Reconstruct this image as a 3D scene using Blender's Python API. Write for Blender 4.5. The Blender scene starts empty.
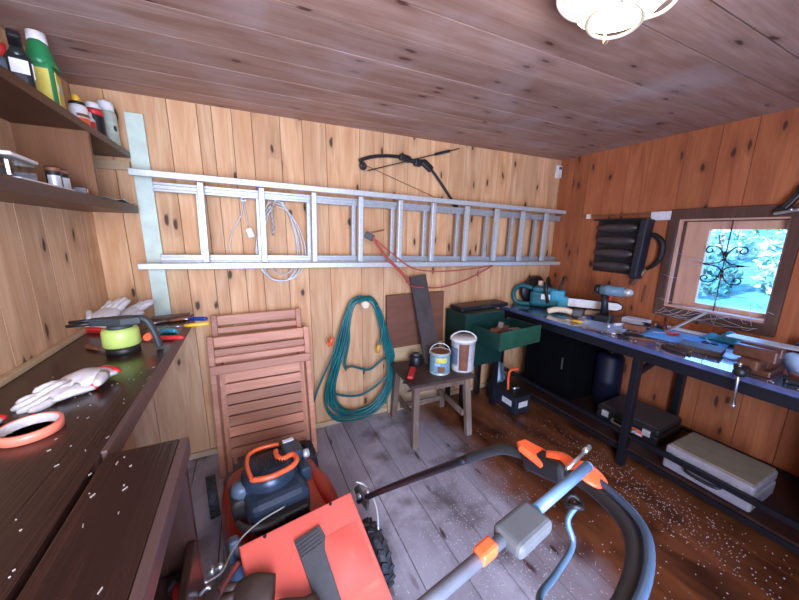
import bpy, bmesh, math, random
from mathutils import Vector, Matrix, noise as mnoise
R = math.radians
C = bpy.context.scene.collection
sc = bpy.context.scene
random.seed(7)

# ---------------------------------------------------------------- camera
cam = bpy.data.objects.new('camera', bpy.data.cameras.new('camera')); C.objects.link(cam)
cam.data.sensor_width = 36.0; cam.data.lens = 315.1 / 799 * 36.0; cam.data.clip_start = 0.02
yaw, pit, rol = R(25.548), R(12.022), R(0.633)
fw = Vector((math.sin(yaw)*math.cos(pit), math.cos(yaw)*math.cos(pit), -math.sin(pit)))
rt = Vector((math.cos(yaw), -math.sin(yaw), 0)); up = rt.cross(fw)
rt2 = math.cos(rol)*rt + math.sin(rol)*up; up2 = -math.sin(rol)*rt + math.cos(rol)*up
m4 = Matrix((rt2, up2, -fw)).transposed().to_4x4(); m4.translation = Vector((0, 0, 1.5))
cam.matrix_world = m4
sc.camera = cam
sc.view_settings.view_transform = 'Standard'; sc.view_settings.look = 'None'
sc.view_settings.exposure = 0.0; sc.view_settings.gamma = 1.0; sc.view_settings.use_curve_mapping = False
sc.cycles.use_denoising = True
sc.cycles.max_bounces = 8
sc.cycles.sample_clamp_indirect = 6.0

# ---------------------------------------------------------------- light
w = bpy.data.worlds.new('world'); sc.world = w; w.use_nodes = True
bg = w.node_tree.nodes['Background']; bg.inputs[0].default_value = (0.15, 0.38, 1.0, 1); bg.inputs[1].default_value = 13.0
sun = bpy.data.objects.new('sun', bpy.data.lights.new('sun', 'SUN')); C.objects.link(sun)
sun.data.energy = 15.0; sun.data.angle = R(1); sun.data.color = (0.85, 1.0, 0.93)
sun.rotation_euler = Vector((0.62, -0.30, -0.72)).to_track_quat('-Z', 'Y').to_euler()
ar = bpy.data.objects.new('doorway_daylight', bpy.data.lights.new('doorway_daylight', 'AREA')); C.objects.link(ar)
ar.data.shape = 'RECTANGLE'; ar.data.size = 1.1; ar.data.size_y = 1.3; ar.data.energy = 100; ar.data.color = (1.0, 0.94, 0.88)
ar.location = (-0.08, -0.84, 1.32); ar.rotation_euler = (R(90), 0, 0)

# ---------------------------------------------------------------- materials
def newmat(name):
    m = bpy.data.materials.new(name); m.use_nodes = True
    return m, m.node_tree.nodes, m.node_tree.links, m.node_tree.nodes['Principled BSDF']
_pm = {}
def plain(name, col, rough=0.5, metal=0.0, var=0.12, scale=30, bump=0.0, spec=0.5, coat=0.0):
    if name in _pm: return _pm[name]
    m, n, l, b = newmat(name)
    tc = n.new('ShaderNodeTexCoord'); nz = n.new('ShaderNodeTexNoise'); nz.inputs['Scale'].default_value = scale; nz.inputs['Detail'].default_value = 4
    l.new(tc.outputs['Object'], nz.inputs['Vector'])
    rp = n.new('ShaderNodeValToRGB'); rp.color_ramp.elements[0].position = .3; rp.color_ramp.elements[1].position = .7
    rp.color_ramp.elements[0].color = [c*(1-var) for c in col] + [1]; rp.color_ramp.elements[1].color = [min(1, c*(1+var)) for c in col] + [1]
    l.new(nz.outputs['Fac'], rp.inputs['Fac']); l.new(rp.outputs['Color'], b.inputs['Base Color'])
    b.inputs['Roughness'].default_value = rough; b.inputs['Metallic'].default_value = metal
    b.inputs['Specular IOR Level'].default_value = spec; b.inputs['Coat Weight'].default_value = coat
    if bump:
        bp = n.new('ShaderNodeBump'); bp.inputs['Strength'].default_value = bump; bp.inputs['Distance'].default_value = .004
        l.new(nz.outputs['Fac'], bp.inputs['Height']); l.new(bp.outputs['Normal'], b.inputs['Normal'])
    _pm[name] = m
    return m

def wood(name, light, dark, axis=2, knots=0.5, rough=0.55, stain=None, stain_amt=0.0, knotcol=(0.05, 0.02, 0.012), plank_var=0.25, fleck=0.0, spec=0.3, kscale=1.0, norm=None):
    """planed boards: grain along axis, knots, per-board tone from the 'pv' attribute, optional stains"""
    m, n, l, b = newmat(name)
    tc = n.new('ShaderNodeTexCoord'); at = n.new('ShaderNodeAttribute'); at.attribute_name = 'pv'
    sc_ = n.new('ShaderNodeVectorMath'); sc_.operation = 'SCALE'; sc_.inputs['Scale'].default_value = 13.7
    cb = n.new('ShaderNodeCombineXYZ')
    for i in range(3): l.new(at.outputs['Fac'], cb.inputs[i])
    l.new(cb.outputs[0], sc_.inputs[0])
    ad = n.new('ShaderNodeVectorMath'); ad.operation = 'ADD'
    l.new(tc.outputs['Object'], ad.inputs[0]); l.new(sc_.outputs[0], ad.inputs[1])
    def mapped(long, across, flat=False):
        mp = n.new('ShaderNodeMapping'); s = [across]*3; s[axis] = long
        if flat and norm is not None: s[norm] = 0.0
        mp.inputs['Scale'].default_value = s
        l.new(ad.outputs[0], mp.inputs['Vector']); return mp.outputs[0]
    def noise(vec, scale, detail=4, dist=0.0):
        z = n.new('ShaderNodeTexNoise'); z.inputs['Scale'].default_value = scale; z.inputs['Detail'].default_value = detail
        z.inputs['Distortion'].default_value = dist; l.new(vec, z.inputs['Vector']); return z.outputs['Fac']
    def ramp(f, p0, p1, c0=(0, 0, 0, 1), c1=(1, 1, 1, 1)):
        r = n.new('ShaderNodeValToRGB'); r.color_ramp.elements[0].position = p0; r.color_ramp.elements[1].position = p1
        r.color_ramp.elements[0].color = c0; r.color_ramp.elements[1].color = c1; l.new(f, r.inputs['Fac']); return r.outputs['Color']
    def mix(f, a, c, mode='MIX'):
        x = n.new('ShaderNodeMix'); x.data_type = 'RGBA'; x.blend_type = mode
        if isinstance(f, float): x.inputs[0].default_value = f
        else: l.new(f, x.inputs[0])
        for s, k in ((a, 6), (c, 7)):
            if isinstance(s, tuple): x.inputs[k].default_value = s
            else: l.new(s, x.inputs[k])
        return x.outputs[2]
    vo = n.new('ShaderNodeTexVoronoi'); vo.voronoi_dimensions = '2D'; vo.inputs['Scale'].default_value = 1.0
    other = [i for i in range(3) if i not in (axis, norm if norm is not None else (axis+1) % 3)][0]
    mv = mapped(3.6*kscale, 10.0*kscale); spv = n.new('ShaderNodeSeparateXYZ'); l.new(mv, spv.inputs[0]); cbv = n.new('ShaderNodeCombineXYZ')
    l.new(spv.outputs[axis], cbv.inputs[0]); l.new(spv.outputs[other], cbv.inputs[1])
    wob = n.new('ShaderNodeTexNoise'); wob.inputs['Scale'].default_value = 1.6; l.new(cbv.outputs[0], wob.inputs['Vector'])
    wa = n.new('ShaderNodeVectorMath'); wa.operation = 'MULTIPLY_ADD'; wa.inputs[1].default_value = (.35, .35, 0); l.new(wob.outputs['Color'], wa.inputs[0]); l.new(cbv.outputs[0], wa.inputs[2])
    l.new(wa.outputs[0], vo.inputs['Vector'])
    big = noise(mapped(.9, 7.0), 1.6, 3, 1.2)
    fine = noise(mapped(1.6, 40.0), 2.6, 5, .6)
    base = mix(ramp(big, .3, .72), light + (1,), dark + (1,))
    base = mix(ramp(fine, .42, .66), base, mix(.5, base, dark + (1,)))
    mid = noise(mapped(.7, 13.0), 1.9, 4, 1.6)
    base = mix(ramp(mid, .55, .75, (0, 0, 0, 1), (.38, .38, .38, 1)), base, tuple(.62*c for c in dark) + (1,))
    # dark halo and core of knots, only in some cells
    sep = n.new('ShaderNodeSeparateColor'); l.new(vo.outputs['Color'], sep.inputs[0])
    gate = n.new('ShaderNodeMath'); gate.operation = 'LESS_THAN'; gate.inputs[1].default_value = knots; l.new(sep.outputs[0], gate.inputs[0])
    def gated(r):
        g = n.new('ShaderNodeMath'); g.operation = 'MULTIPLY'; l.new(r, g.inputs[0]); l.new(gate.outputs[0], g.inputs[1]); return g.outputs[0]
    halo = gated(ramp(vo.outputs['Distance'], .06, .42, (.5, .5, .5, 1), (0, 0, 0, 1)))
    core = gated(ramp(vo.outputs['Distance'], .075, .13, (.9, .9, .9, 1), (0, 0, 0, 1)))
    base = mix(halo, base, tuple(.55*c for c in dark) + (1,))
    base = mix(core, base, knotcol + (1,))
    pr = n.new('ShaderNodeMapRange'); pr.inputs['To Min'].default_value = 1-plank_var; pr.inputs['To Max'].default_value = 1+plank_var*.6
    l.new(at.outputs['Fac'], pr.inputs['Value'])
    cm = n.new('ShaderNodeCombineXYZ')
    for i in range(3): l.new(pr.outputs[0], cm.inputs[i])
    base = mix(1.0, base, cm.outputs[0], 'MULTIPLY')
    if stain:
        st = noise(tc.outputs['Object'], 2.3, 6, .5)
        base = mix(ramp(st, .5, .72, (0, 0, 0, 1), (stain_amt,)*3 + (1,)), base, stain + (1,))
    if fleck:
        fl = noise(tc.outputs['Object'], 55, 2)
        base = mix(ramp(fl, .68, .74, (0, 0, 0, 1), (fleck,)*3 + (1,)), base, (.5, .48, .45, 1))
    l.new(base, b.inputs['Base Color'])
    b.inputs['Roughness'].default_value = rough; b.inputs['Specular IOR Level'].default_value = spec
    bp = n.new('ShaderNodeBump'); bp.inputs['Strength'].default_value = .25; bp.inputs['Distance'].default_value = .003
    l.new(fine, bp.inputs['Height']); l.new(bp.outputs['Normal'], b.inputs['Normal'])
    return m

M = {}
M['pine_back'] = wood('pine_back', (.80, .52, .29), (.60, .30, .135), 2, .30, norm=1, plank_var=.16, rough=.65)
M['pine_left'] = wood('pine_left', (.84, .57, .34), (.62, .35, .19), 2, .35, norm=0, plank_var=.12, rough=.65, stain=(.30, .12, .04), stain_amt=.5)
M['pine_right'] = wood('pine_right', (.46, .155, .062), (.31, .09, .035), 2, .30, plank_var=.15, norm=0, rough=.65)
M['pine_ceil'] = wood('pine_ceil', (.48, .31, .24), (.30, .16, .11), 0, .20, kscale=1.25, norm=2, plank_var=.12, stain=(.48, .38, .36), stain_amt=.6, rough=.6, knotcol=(.07, .02, .012))
M['seam'] = plain('seam', (.05, .022, .012), .9)
M['dark_shelf'] = wood('dark_shelf', (.095, .036, .018), (.05, .02, .011), 1, .0, rough=.4, fleck=0)
M['shelf_panel'] = wood('shelf_panel', (.22, .095, .04), (.17, .07, .03), 2, .0, rough=.5)
M['bench_top'] = wood('bench_top', (.050, .022, .016), (.022, .010, .008), 1, .12, rough=.24, spec=.5)
M['bench_edge'] = wood('bench_edge', (.13, .075, .07), (.08, .045, .04), 1, .0, rough=.4, spec=.4)
M['cabinet'] = wood('cabinet', (.05, .022, .016), (.028, .012, .010), 2, .1, rough=.35)
M['chair_wood'] = wood('chair_wood', (.62, .31, .19), (.46, .19, .11), 0, .0, rough=.5, plank_var=.38)
M['stool_wood'] = wood('stool_wood', (.24, .16, .115), (.13, .085, .06), 2, .1, rough=.6, stain=(.42, .38, .33), stain_amt=.7)
M['stool_top'] = wood('stool_top', (.10, .06, .045), (.05, .03, .024), 0, .1, rough=.5, stain=(.3, .26, .22), stain_amt=.4)
M['brown_board'] = wood('brown_board', (.22, .09, .05), (.15, .06, .035), 0, .0, rough=.6, stain=(.08, .03, .02), stain_amt=.6)
M['grey_plank'] = wood('grey_plank', (.085, .068, .06), (.055, .042, .038), 2, .0, rough=.7)
M['pale_wood'] = wood('pale_wood', (.62, .46, .28), (.5, .34, .19), 0, .1, rough=.6)
M['dark_frame'] = wood('dark_frame', (.13, .06, .042), (.075, .034, .024), 2, .0, rough=.6, stain=(.22, .16, .13), stain_amt=.5)
M['light_frame'] = wood('light_frame', (.72, .42, .30), (.6, .33, .22), 2, .0, rough=.5)
M['alu'] = plain('alu', (.56, .59, .585), .4, .35, .1, 60)
M['alu_dark'] = plain('alu_dark', (.40, .42, .43), .42, .4, .12, 60)
M['mint'] = plain('mint', (.56, .67, .56), .5, 0, .10, 14)
M['black'] = plain('black', (.012, .012, .014), .45)
M['black_metal'] = plain('black_metal', (.012, .013, .018), .35, .3)
M['rubber'] = plain('rubber', (.02, .021, .024), .6)
M['grey_plastic'] = plain('grey_plastic', (.075, .078, .082), .45)
M['white'] = plain('white', (.75, .74, .72), .4)
M['steel'] = plain('steel', (.55, .56, .58), .3, .9)
M['orange'] = plain('orange', (.85, .13, .04), .32, spec=.5)
M['mower_red'] = plain('mower_red', (.40, .030, .016), .32, 0, .15, 9, coat=.2)
M['flap_red'] = plain('flap_red', (.85, .14, .10), .3, 0, .07, 7, coat=.3)
M['engine_blue'] = plain('engine_blue', (.030, .048, .075), .3, .2, .3, 14)
M['teal'] = plain('teal', (.008, .11, .14), .35)
M['teal_light'] = plain('teal_light', (.03, .30, .42), .35)
M['hose'] = plain('hose', (.006, .115, .115), .35, 0, .3, 9)
M['red'] = plain('red', (.60, .03, .03), .4)
M['yellow'] = plain('yellow', (.75, .42, .03), .4)
M['blue'] = plain('blue', (.015, .05, .28), .35)
M['lime'] = plain('lime', (.50, .66, .16), .35, 0, .06)
M['green'] = plain('green', (.02, .22, .075), .35)
M['label_yellow'] = plain('label_yellow', (.72, .60, .10), .5)
M['green_metal'] = plain('green_metal', (.022, .10, .055), .4, .2, .2, 12)
M['green_dark'] = plain('green_dark', (.008, .042, .032), .4, .2)
M['brown'] = plain('brown', (.20, .07, .03), .5, 0, .3, 20)
M['leather'] = plain('leather', (.05, .027, .018), .6, 0, .3, 25, .3)
M['cloth_white'] = plain('cloth_white', (.66, .64, .64), .85, 0, .1, 60, .5)
M['salmon'] = plain('salmon', (.90, .22, .14), .35, 0, .05)
M['glass_jar'] = plain('glass_jar', (.35, .42, .45), .12, 0, .1)
M['sage'] = plain('sage', (.45, .52, .42), .4, 0, .2, 30)
M['dusty_blue'] = plain('dusty_blue', (.14, .19, .26), .45, .2)
M['case_grey'] = plain('case_grey', (.30, .27, .29), .45, .1)
M['case_top'] = plain('case_top', (.23, .19, .135), .7, 0, .1, 14)
M['iron'] = plain('iron', (.015, .013, .012), .6, .3)
M['paper'] = plain('paper', (.42, .58, .82), .3, 0, .08, 12)  # pale paper with some blue window light in its base colour
M['paper_window_tint'] = plain('paper_window_tint', (.12, .46, .85), .22, 0, .12, 12)  # sheets painted cyan-blue to stand in for window light on the bench
M['peg_grey'] = plain('peg_grey', (.05, .045, .045), .5)
M['cream'] = plain('cream', (.78, .66, .45), .4, 0, .05)

def floor_mat():
    m = wood('floor_boards', (.38, .35, .40), (.29, .265, .30), 1, .12, norm=2, rough=.36, stain=(.55, .53, .60), stain_amt=.8, plank_var=.18, fleck=.5, spec=.5)  # greyish boards, bluish window sheen put into their colour
    n, l = m.node_tree.nodes, m.node_tree.links; b = n['Principled BSDF']
    src = b.inputs['Base Color'].links[0].from_socket
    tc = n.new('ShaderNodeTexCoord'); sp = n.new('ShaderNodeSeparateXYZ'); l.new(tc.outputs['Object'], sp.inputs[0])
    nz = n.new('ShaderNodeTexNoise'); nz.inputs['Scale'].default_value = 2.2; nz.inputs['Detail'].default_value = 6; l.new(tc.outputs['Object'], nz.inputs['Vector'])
    # worn red-brown flooring towards the bench, bench shade mixed into its tone, ragged edge
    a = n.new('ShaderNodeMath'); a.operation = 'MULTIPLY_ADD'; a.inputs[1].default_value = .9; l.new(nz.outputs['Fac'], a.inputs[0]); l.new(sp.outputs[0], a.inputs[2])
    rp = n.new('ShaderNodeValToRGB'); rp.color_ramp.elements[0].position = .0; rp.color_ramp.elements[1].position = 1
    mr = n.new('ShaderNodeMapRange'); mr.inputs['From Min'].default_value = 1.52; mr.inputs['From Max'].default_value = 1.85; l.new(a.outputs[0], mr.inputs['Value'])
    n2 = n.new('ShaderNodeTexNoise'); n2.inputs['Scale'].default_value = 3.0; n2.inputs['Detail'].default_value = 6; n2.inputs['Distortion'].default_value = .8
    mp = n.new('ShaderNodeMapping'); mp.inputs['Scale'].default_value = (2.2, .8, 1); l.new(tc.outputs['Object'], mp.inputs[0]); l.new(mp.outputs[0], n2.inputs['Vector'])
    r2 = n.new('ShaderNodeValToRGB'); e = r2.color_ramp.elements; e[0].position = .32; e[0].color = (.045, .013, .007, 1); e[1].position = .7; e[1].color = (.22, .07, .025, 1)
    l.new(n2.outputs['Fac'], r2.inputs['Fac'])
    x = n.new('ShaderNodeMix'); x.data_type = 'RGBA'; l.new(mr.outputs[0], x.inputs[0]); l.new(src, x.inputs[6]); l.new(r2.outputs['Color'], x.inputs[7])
    # dark soaked patches
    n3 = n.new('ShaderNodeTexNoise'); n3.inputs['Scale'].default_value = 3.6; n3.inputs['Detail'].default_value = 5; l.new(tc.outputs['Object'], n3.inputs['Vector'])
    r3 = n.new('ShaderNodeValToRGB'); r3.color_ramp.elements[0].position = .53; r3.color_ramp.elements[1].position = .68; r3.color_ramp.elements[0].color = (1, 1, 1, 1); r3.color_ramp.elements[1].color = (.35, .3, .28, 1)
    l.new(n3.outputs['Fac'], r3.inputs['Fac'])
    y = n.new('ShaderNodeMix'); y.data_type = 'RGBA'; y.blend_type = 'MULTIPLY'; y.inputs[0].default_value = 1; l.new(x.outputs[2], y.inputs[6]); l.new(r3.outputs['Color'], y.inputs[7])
    l.new(y.outputs[2], b.inputs['Base Color'])
    return m
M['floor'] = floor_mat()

def glass_mat(name, tint, gloss=.08):
    m, n, l, b = newmat(name); n.remove(b)
    o = n['Material Output']; t = n.new('ShaderNodeBsdfTransparent'); t.inputs[0].default_value = tint + (1,)
    g = n.new('ShaderNodeBsdfGlossy'); g.inputs['Roughness'].default_value = .03
    x = n.new('ShaderNodeMixShader'); x.inputs[0].default_value = gloss
    l.new(t.outputs[0], x.inputs[1]); l.new(g.outputs[0], x.inputs[2]); l.new(x.outputs[0], o.inputs[0]); return m
M['pane'] = glass_mat('pane', (.93, .99, 1.0), .06)
M['tub'] = glass_mat('tub', (.75, .8, .82), .15)
M['web'] = plain('web', (.6, .6, .62), .8)

def emis(name, col, s):
    m, n, l, b = newmat(name); b.inputs['Base Color'].default_value = col + (1,); b.inputs['Emission Color'].default_value = col + (1,)
    b.inputs['Emission Strength'].default_value = s; return m
M['lamp_glass'] = emis('lamp_glass', (1.0, .84, .62), 8.0)

# ---------------------------------------------------------------- mesh builder
class MB:
    def __init__(s): s.b = bmesh.new(); s.pv = s.b.verts.layers.float.new('pv'); s.cur = .5
    def _tag(s, vs):
        for v in vs: v[s.pv] = s.cur
    def box(s, c, d, rot=None, bev=0.0, seg=2, mat=None):
        r = bmesh.ops.create_cube(s.b, size=1.0); vs = r['verts']
        T = Matrix.Translation(Vector(c)) @ ((rot if rot is not None else Matrix()).to_4x4()) @ Matrix.Diagonal(Vector(d).to_4d())
        bmesh.ops.transform(s.b, matrix=T, verts=vs)
        if bev:
            es = list({e for v in vs for e in v.link_edges})
            r = bmesh.ops.bevel(s.b, geom=es, offset=min(bev, min(d)*.49), segments=seg, affect='EDGES', profile=.5)
            vs = list({v for f in r['faces'] for v in f.verts} | {v for v in vs if v.is_valid})
        s._tag(vs); return s
    def beam(s, p0, p1, w, h, bev=.0, roll=None):
        p0, p1 = Vector(p0), Vector(p1); d = p1-p0
        z = d.normalized(); u = Vector(roll) if roll else (Vector((0, 0, 1)) if abs(z.z) < .95 else Vector((0, 1, 0)))
        x = u.cross(z).normalized(); y = z.cross(x)
        return s.box((p0+p1)/2, (w, h, d.length), Matrix((x, y, z)).transposed(), bev)
    def tube(s, pts, r, n=10, closed=False, r_list=None, flat=1.0):
        pts = [Vector(p) for p in pts]; N = len(pts); rings = []; prev = None
        for i, p in enumerate(pts):
            if closed: t = (pts[(i+1) % N]-pts[i-1])
            else: t = pts[min(i+1, N-1)]-pts[max(i-1, 0)]
            t = t.normalized() if t.length > 1e-9 else Vector((0, 0, 1))
            if prev is None:
                a = Vector((0, 0, 1)) if abs(t.z) < .9 else Vector((1, 0, 0)); nrm = (a-a.dot(t)*t).normalized()
            else:
                nrm = prev-prev.dot(t)*t; nrm = nrm.normalized() if nrm.length > 1e-6 else prev
            prev = nrm; bi = t.cross(nrm); rr = r_list[i] if r_list else r
            rings.append([s.b.verts.new(p+rr*(math.cos(2*math.pi*k/n)*nrm*flat+math.sin(2*math.pi*k/n)*bi)) for k in range(n)])
        for i in range(N if closed else N-1):
            A, B = rings[i], rings[(i+1) % N]
            for k in range(n):
                f = s.b.faces.new((A[k], A[(k+1) % n], B[(k+1) % n], B[k])); f.smooth = True
        if not closed:
            s.b.faces.new(rings[0][::-1]); s.b.faces.new(rings[-1])
        for q in rings: s._tag(q)
        return s
    def cyl(s, p0, p1, r, r2=None, n=24):
        p0, p1 = Vector(p0), Vector(p1); return s.tube([p0, p1], r, n, r_list=[r, r if r2 is None else r2])
    def lathe(s, prof, c=(0, 0, 0), n=32, sx=1.0, sy=1.0, rot=None):
        c = Vector(c); rings = []; rm = rot.to_3x3() if rot is not None else Matrix.Identity(3)
        for (r, z) in prof:
            rings.append([s.b.verts.new(c+rm@Vector((sx*r*math.cos(2*math.pi*k/n), sy*r*math.sin(2*math.pi*k/n), z))) for k in range(n)])
        for A, B in zip(rings, rings[1:]):
            for k in range(n):
                f = s.b.faces.new((A[k], A[(k+1) % n], B[(k+1) % n], B[k])); f.smooth = True
        if prof[0][0] > 1e-4: s.b.faces.new(rings[0][::-1])
        if prof[-1][0] > 1e-4: s.b.faces.new(rings[-1])
        for q in rings: s._tag(q)
        return s
    def prism(s, poly, h, T=Matrix(), bev=0.0):
        """polygon in local xy, extruded to local z = h"""
        a = [s.b.verts.new(T@Vector((p[0], p[1], 0))) for p in poly]; b = [s.b.verts.new(T@Vector((p[0], p[1], h))) for p in poly]
        n = len(poly); fs = [s.b.faces.new(a[::-1]), s.b.faces.new(b)]
        for k in range(n): fs.append(s.b.faces.new((a[k], a[(k+1) % n], b[(k+1) % n], b[k])))
        vs = a+b
        if bev:
            es = list({e for f in fs[:2] for e in f.edges})
            r = bmesh.ops.bevel(s.b, geom=es, offset=bev, segments=2, affect='EDGES', profile=.5)
            vs = list({v for f in r['faces'] for v in f.verts} | {v for v in vs if v.is_valid})
        s._tag(vs); return s
    def sphere(s, c, r, sc3=(1, 1, 1), rot=None, n=20):
        q = bmesh.ops.create_uvsphere(s.b, u_segments=n, v_segments=n//2+2, radius=r)
        T = Matrix.Translation(Vector(c)) @ ((rot if rot is not None else Matrix()).to_4x4()) @ Matrix.Diagonal(Vector(sc3).to_4d())
        bmesh.ops.transform(s.b, matrix=T, verts=q['verts'])
        for v in q['verts']:
            for f in v.link_faces: f.smooth = True
        s._tag(q['verts']); return s
    def sheet(s, fn, nu, nv, th=.0):
        g = [[s.b.verts.new(Vector(fn(i/nu, j/nv))) for j in range(nv+1)] for i in range(nu+1)]
        for i in range(nu):
            for j in range(nv):
                f = s.b.faces.new((g[i][j], g[i+1][j], g[i+1][j+1], g[i][j+1])); f.smooth = True
        for q in g: s._tag(q)
        if th:
            s.b.normal_update()
            bmesh.ops.solidify(s.b, geom=[f for f in s.b.faces], thickness=th)
        return s
    def build(s, name, mat, parent=None, loc=None, rot=None, fixn=True):
        if fixn: bmesh.ops.recalc_face_normals(s.b, faces=s.b.faces)
        me = bpy.data.meshes.new(name); s.b.to_mesh(me); s.b.free()
        me.materials.append(M[mat] if isinstance(mat, str) else mat)
        o = bpy.data.objects.new(name, me); C.objects.link(o)
        if parent is not None: o.parent = parent
        if loc is not None: o.location = loc
        if rot is not None: o.rotation_euler = rot
        return o

def tag(o, label=None, cat=None, group=None, kind=None):
    if label: o['label'] = label
    if cat: o['category'] = cat
    if group: o['group'] = group
    if kind: o['kind'] = kind
    return o
def thing(name, label, cat, loc=(0, 0, 0), rz=0.0, group=None, rot=None):
    o = bpy.data.objects.new(name, None); C.objects.link(o); o.empty_display_size = .05
    o.location = loc; o.rotation_euler = rot if rot else (0, 0, rz); return tag(o, label, cat, group)
def ST(o): o['kind'] = 'structure'; return o
def copy_tree(o, parent=None):
    c = o.copy(); C.objects.link(c); c.parent = parent
    for ch in o.children: copy_tree(ch, c)
    return c
def rz(a): return Matrix.Rotation(a, 3, 'Z')
def rx(a): return Matrix.Rotation(a, 3, 'X')
def ry(a): return Matrix.Rotation(a, 3, 'Y')
def smooth_path(pts, k=6, closed=False):
    pts = [Vector(p) for p in pts]; out = []; N = len(pts)
    rng = range(N if closed else N-1)
    for i in rng:
        if closed: a, b, c, d = pts[i-1], pts[i], pts[(i+1) % N], pts[(i+2) % N]
        else: a, b, c, d = pts[max(i-1, 0)], pts[i], pts[i+1], pts[min(i+2, N-1)]
        for j in range(k):
            t = j/k
            out.append(.5*((2*b)+(-a+c)*t+(2*a-5*b+4*c-d)*t*t+(-a+3*b-3*c+d)*t**3))
    if not closed: out.append(pts[-1])
    return out

# ================================================================ the room
XL, XR, YB, ZC, YF = -.73, 2.80, 2.27, 2.20, -.80
def planks(axis_edges, fixed, lohi, plane, hole=None, th=.02, gap=.003):
    """plane 'y': boards standing in x, 'x': boards standing in y, each its own bevelled board in the one wall mesh"""
    mb = MB()
    for a, b in zip(axis_edges, axis_edges[1:]):
        mb.cur = random.random()
        cuts = [a, b]
        if hole: cuts += [h for h in hole[:2] if a < h < b]
        cuts.sort()
        for p, q in zip(cuts, cuts[1:]):
            segs = [(lohi[0], lohi[1])]
            if hole and p >= hole[0]-1e-6 and q <= hole[1]+1e-6: segs = [(lohi[0], hole[2]), (hole[3], lohi[1])]
            for z0, z1 in segs:
                g0 = gap/2 if p == a else 0; g1 = gap/2 if q == b else 0
                cc, dd = (p+g0+q-g1)/2, (q-p-g0-g1)
                if plane == 'y': mb.box((cc, fixed+th/2, (z0+z1)/2), (dd, th, z1-z0))
                elif plane == 'x+': mb.box((fixed+th/2, cc, (z0+z1)/2), (th, dd, z1-z0))
                elif plane == 'x-': mb.box((fixed-th/2, cc, (z0+z1)/2), (th, dd, z1-z0))
                elif plane == 'c': mb.box(((z0+z1)/2, cc, fixed+th/2), (z1-z0, dd, th))
                elif plane == 'f': mb.box((cc, (z0+z1)/2, fixed-th/2), (dd, z1-z0, th))
    return mb
ex = [-.75, -.604, -.34, -.20, -.128, -.026, .081, .241, .376, .529, .764, .943, 1.142, 1.334, 1.518, 1.674, 1.85, 2.02, 2.18, 2.34, 2.50, 2.66, 2.82]
bw = ST(planks(ex, YB, (0, ZC), 'y').build('wall_back', 'pine_back'))
def edges(a, b, w0, w1):
    e = [a]
    while e[-1] < b-.05: e.append(e[-1]+random.uniform(w0, w1))
    e[-1] = b; return e
lw = ST(planks(edges(YF, YB, .13, .21), XL, (0, ZC), 'x-').build('wall_left', 'pine_left'))
HOLE = (.70, 1.235, .985, 1.62)
ey = [2.27, 2.12, 1.98, 1.82, 1.649, 1.499, 1.279, 1.096, .932, .72, .53, .34, .16, -.04, -.22, -.4, -.6, YF][::-1]
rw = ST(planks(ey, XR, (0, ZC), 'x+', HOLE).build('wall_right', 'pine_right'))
# weatherproof backing behind the boards, one per wall
ST(MB().box((1.03, YB+.05, 1.1), (3.8, .05, 2.3)).build('backing', 'seam', bw))
ST(MB().box((XL-.05, .72, 1.1), (.05, 3.2, 2.3)).build('backing', 'seam', lw))
mb = MB()
mb.box((XR+.05, (HOLE[0]+YF)/2-.05, 1.1), (.05, HOLE[0]-YF+.1, 2.3)); mb.box((XR+.05, (HOLE[1]+YB)/2+.02, 1.1), (.05, YB-HOLE[1]+.06, 2.3))
mb.box((XR+.05, (HOLE[0]+HOLE[1])/2, HOLE[2]/2), (.05, .5, HOLE[2])); mb.box((XR+.05, (HOLE[0]+HOLE[1])/2, (HOLE[3]+2.25)/2), (.05, .5, 2.25-HOLE[3]))
ST(mb.build('backing', 'seam', rw))
cl = ST(planks([2.29, 2.12, 1.93, 1.76, 1.575, 1.39, 1.20, 1.035, .77, .615, .42, .23, .04, -.15, -.34, -.53, -.68, YF][::-1], ZC, (XL-.02, XR+.02), 'c', gap=.007).build('ceiling', 'pine_ceil'))
ST(MB().box((1.03, .72, ZC+.05), (3.8, 3.3, .05)).build('roof_deck', 'seam', cl))
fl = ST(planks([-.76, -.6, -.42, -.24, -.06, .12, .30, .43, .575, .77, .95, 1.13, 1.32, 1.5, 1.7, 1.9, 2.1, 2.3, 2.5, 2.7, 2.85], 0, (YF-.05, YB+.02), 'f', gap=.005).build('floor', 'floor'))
ST(MB().box((1.03, .72, -.05), (3.8, 3.3, .05)).build('subfloor', 'seam', fl))
# wall behind the camera with its open doorway
mb = MB()
mb.box(((XL-.65)/2, YF-.03, 1.1), (.12, .06, 2.2)); mb.box(((.72+XR)/2, YF-.03, 1.1), (XR-.72, .06, 2.2)); mb.box((.04, YF-.03, 2.09), (1.36, .06, .22))
ST(mb.build('wall_front', 'pine_left'))
# skirting batten at the back wall
ST(MB().box((1.03, YB-.01, .02), (3.5, .02, .04), bev=.003).build('baseboard_back', 'pale_wood'))

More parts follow.
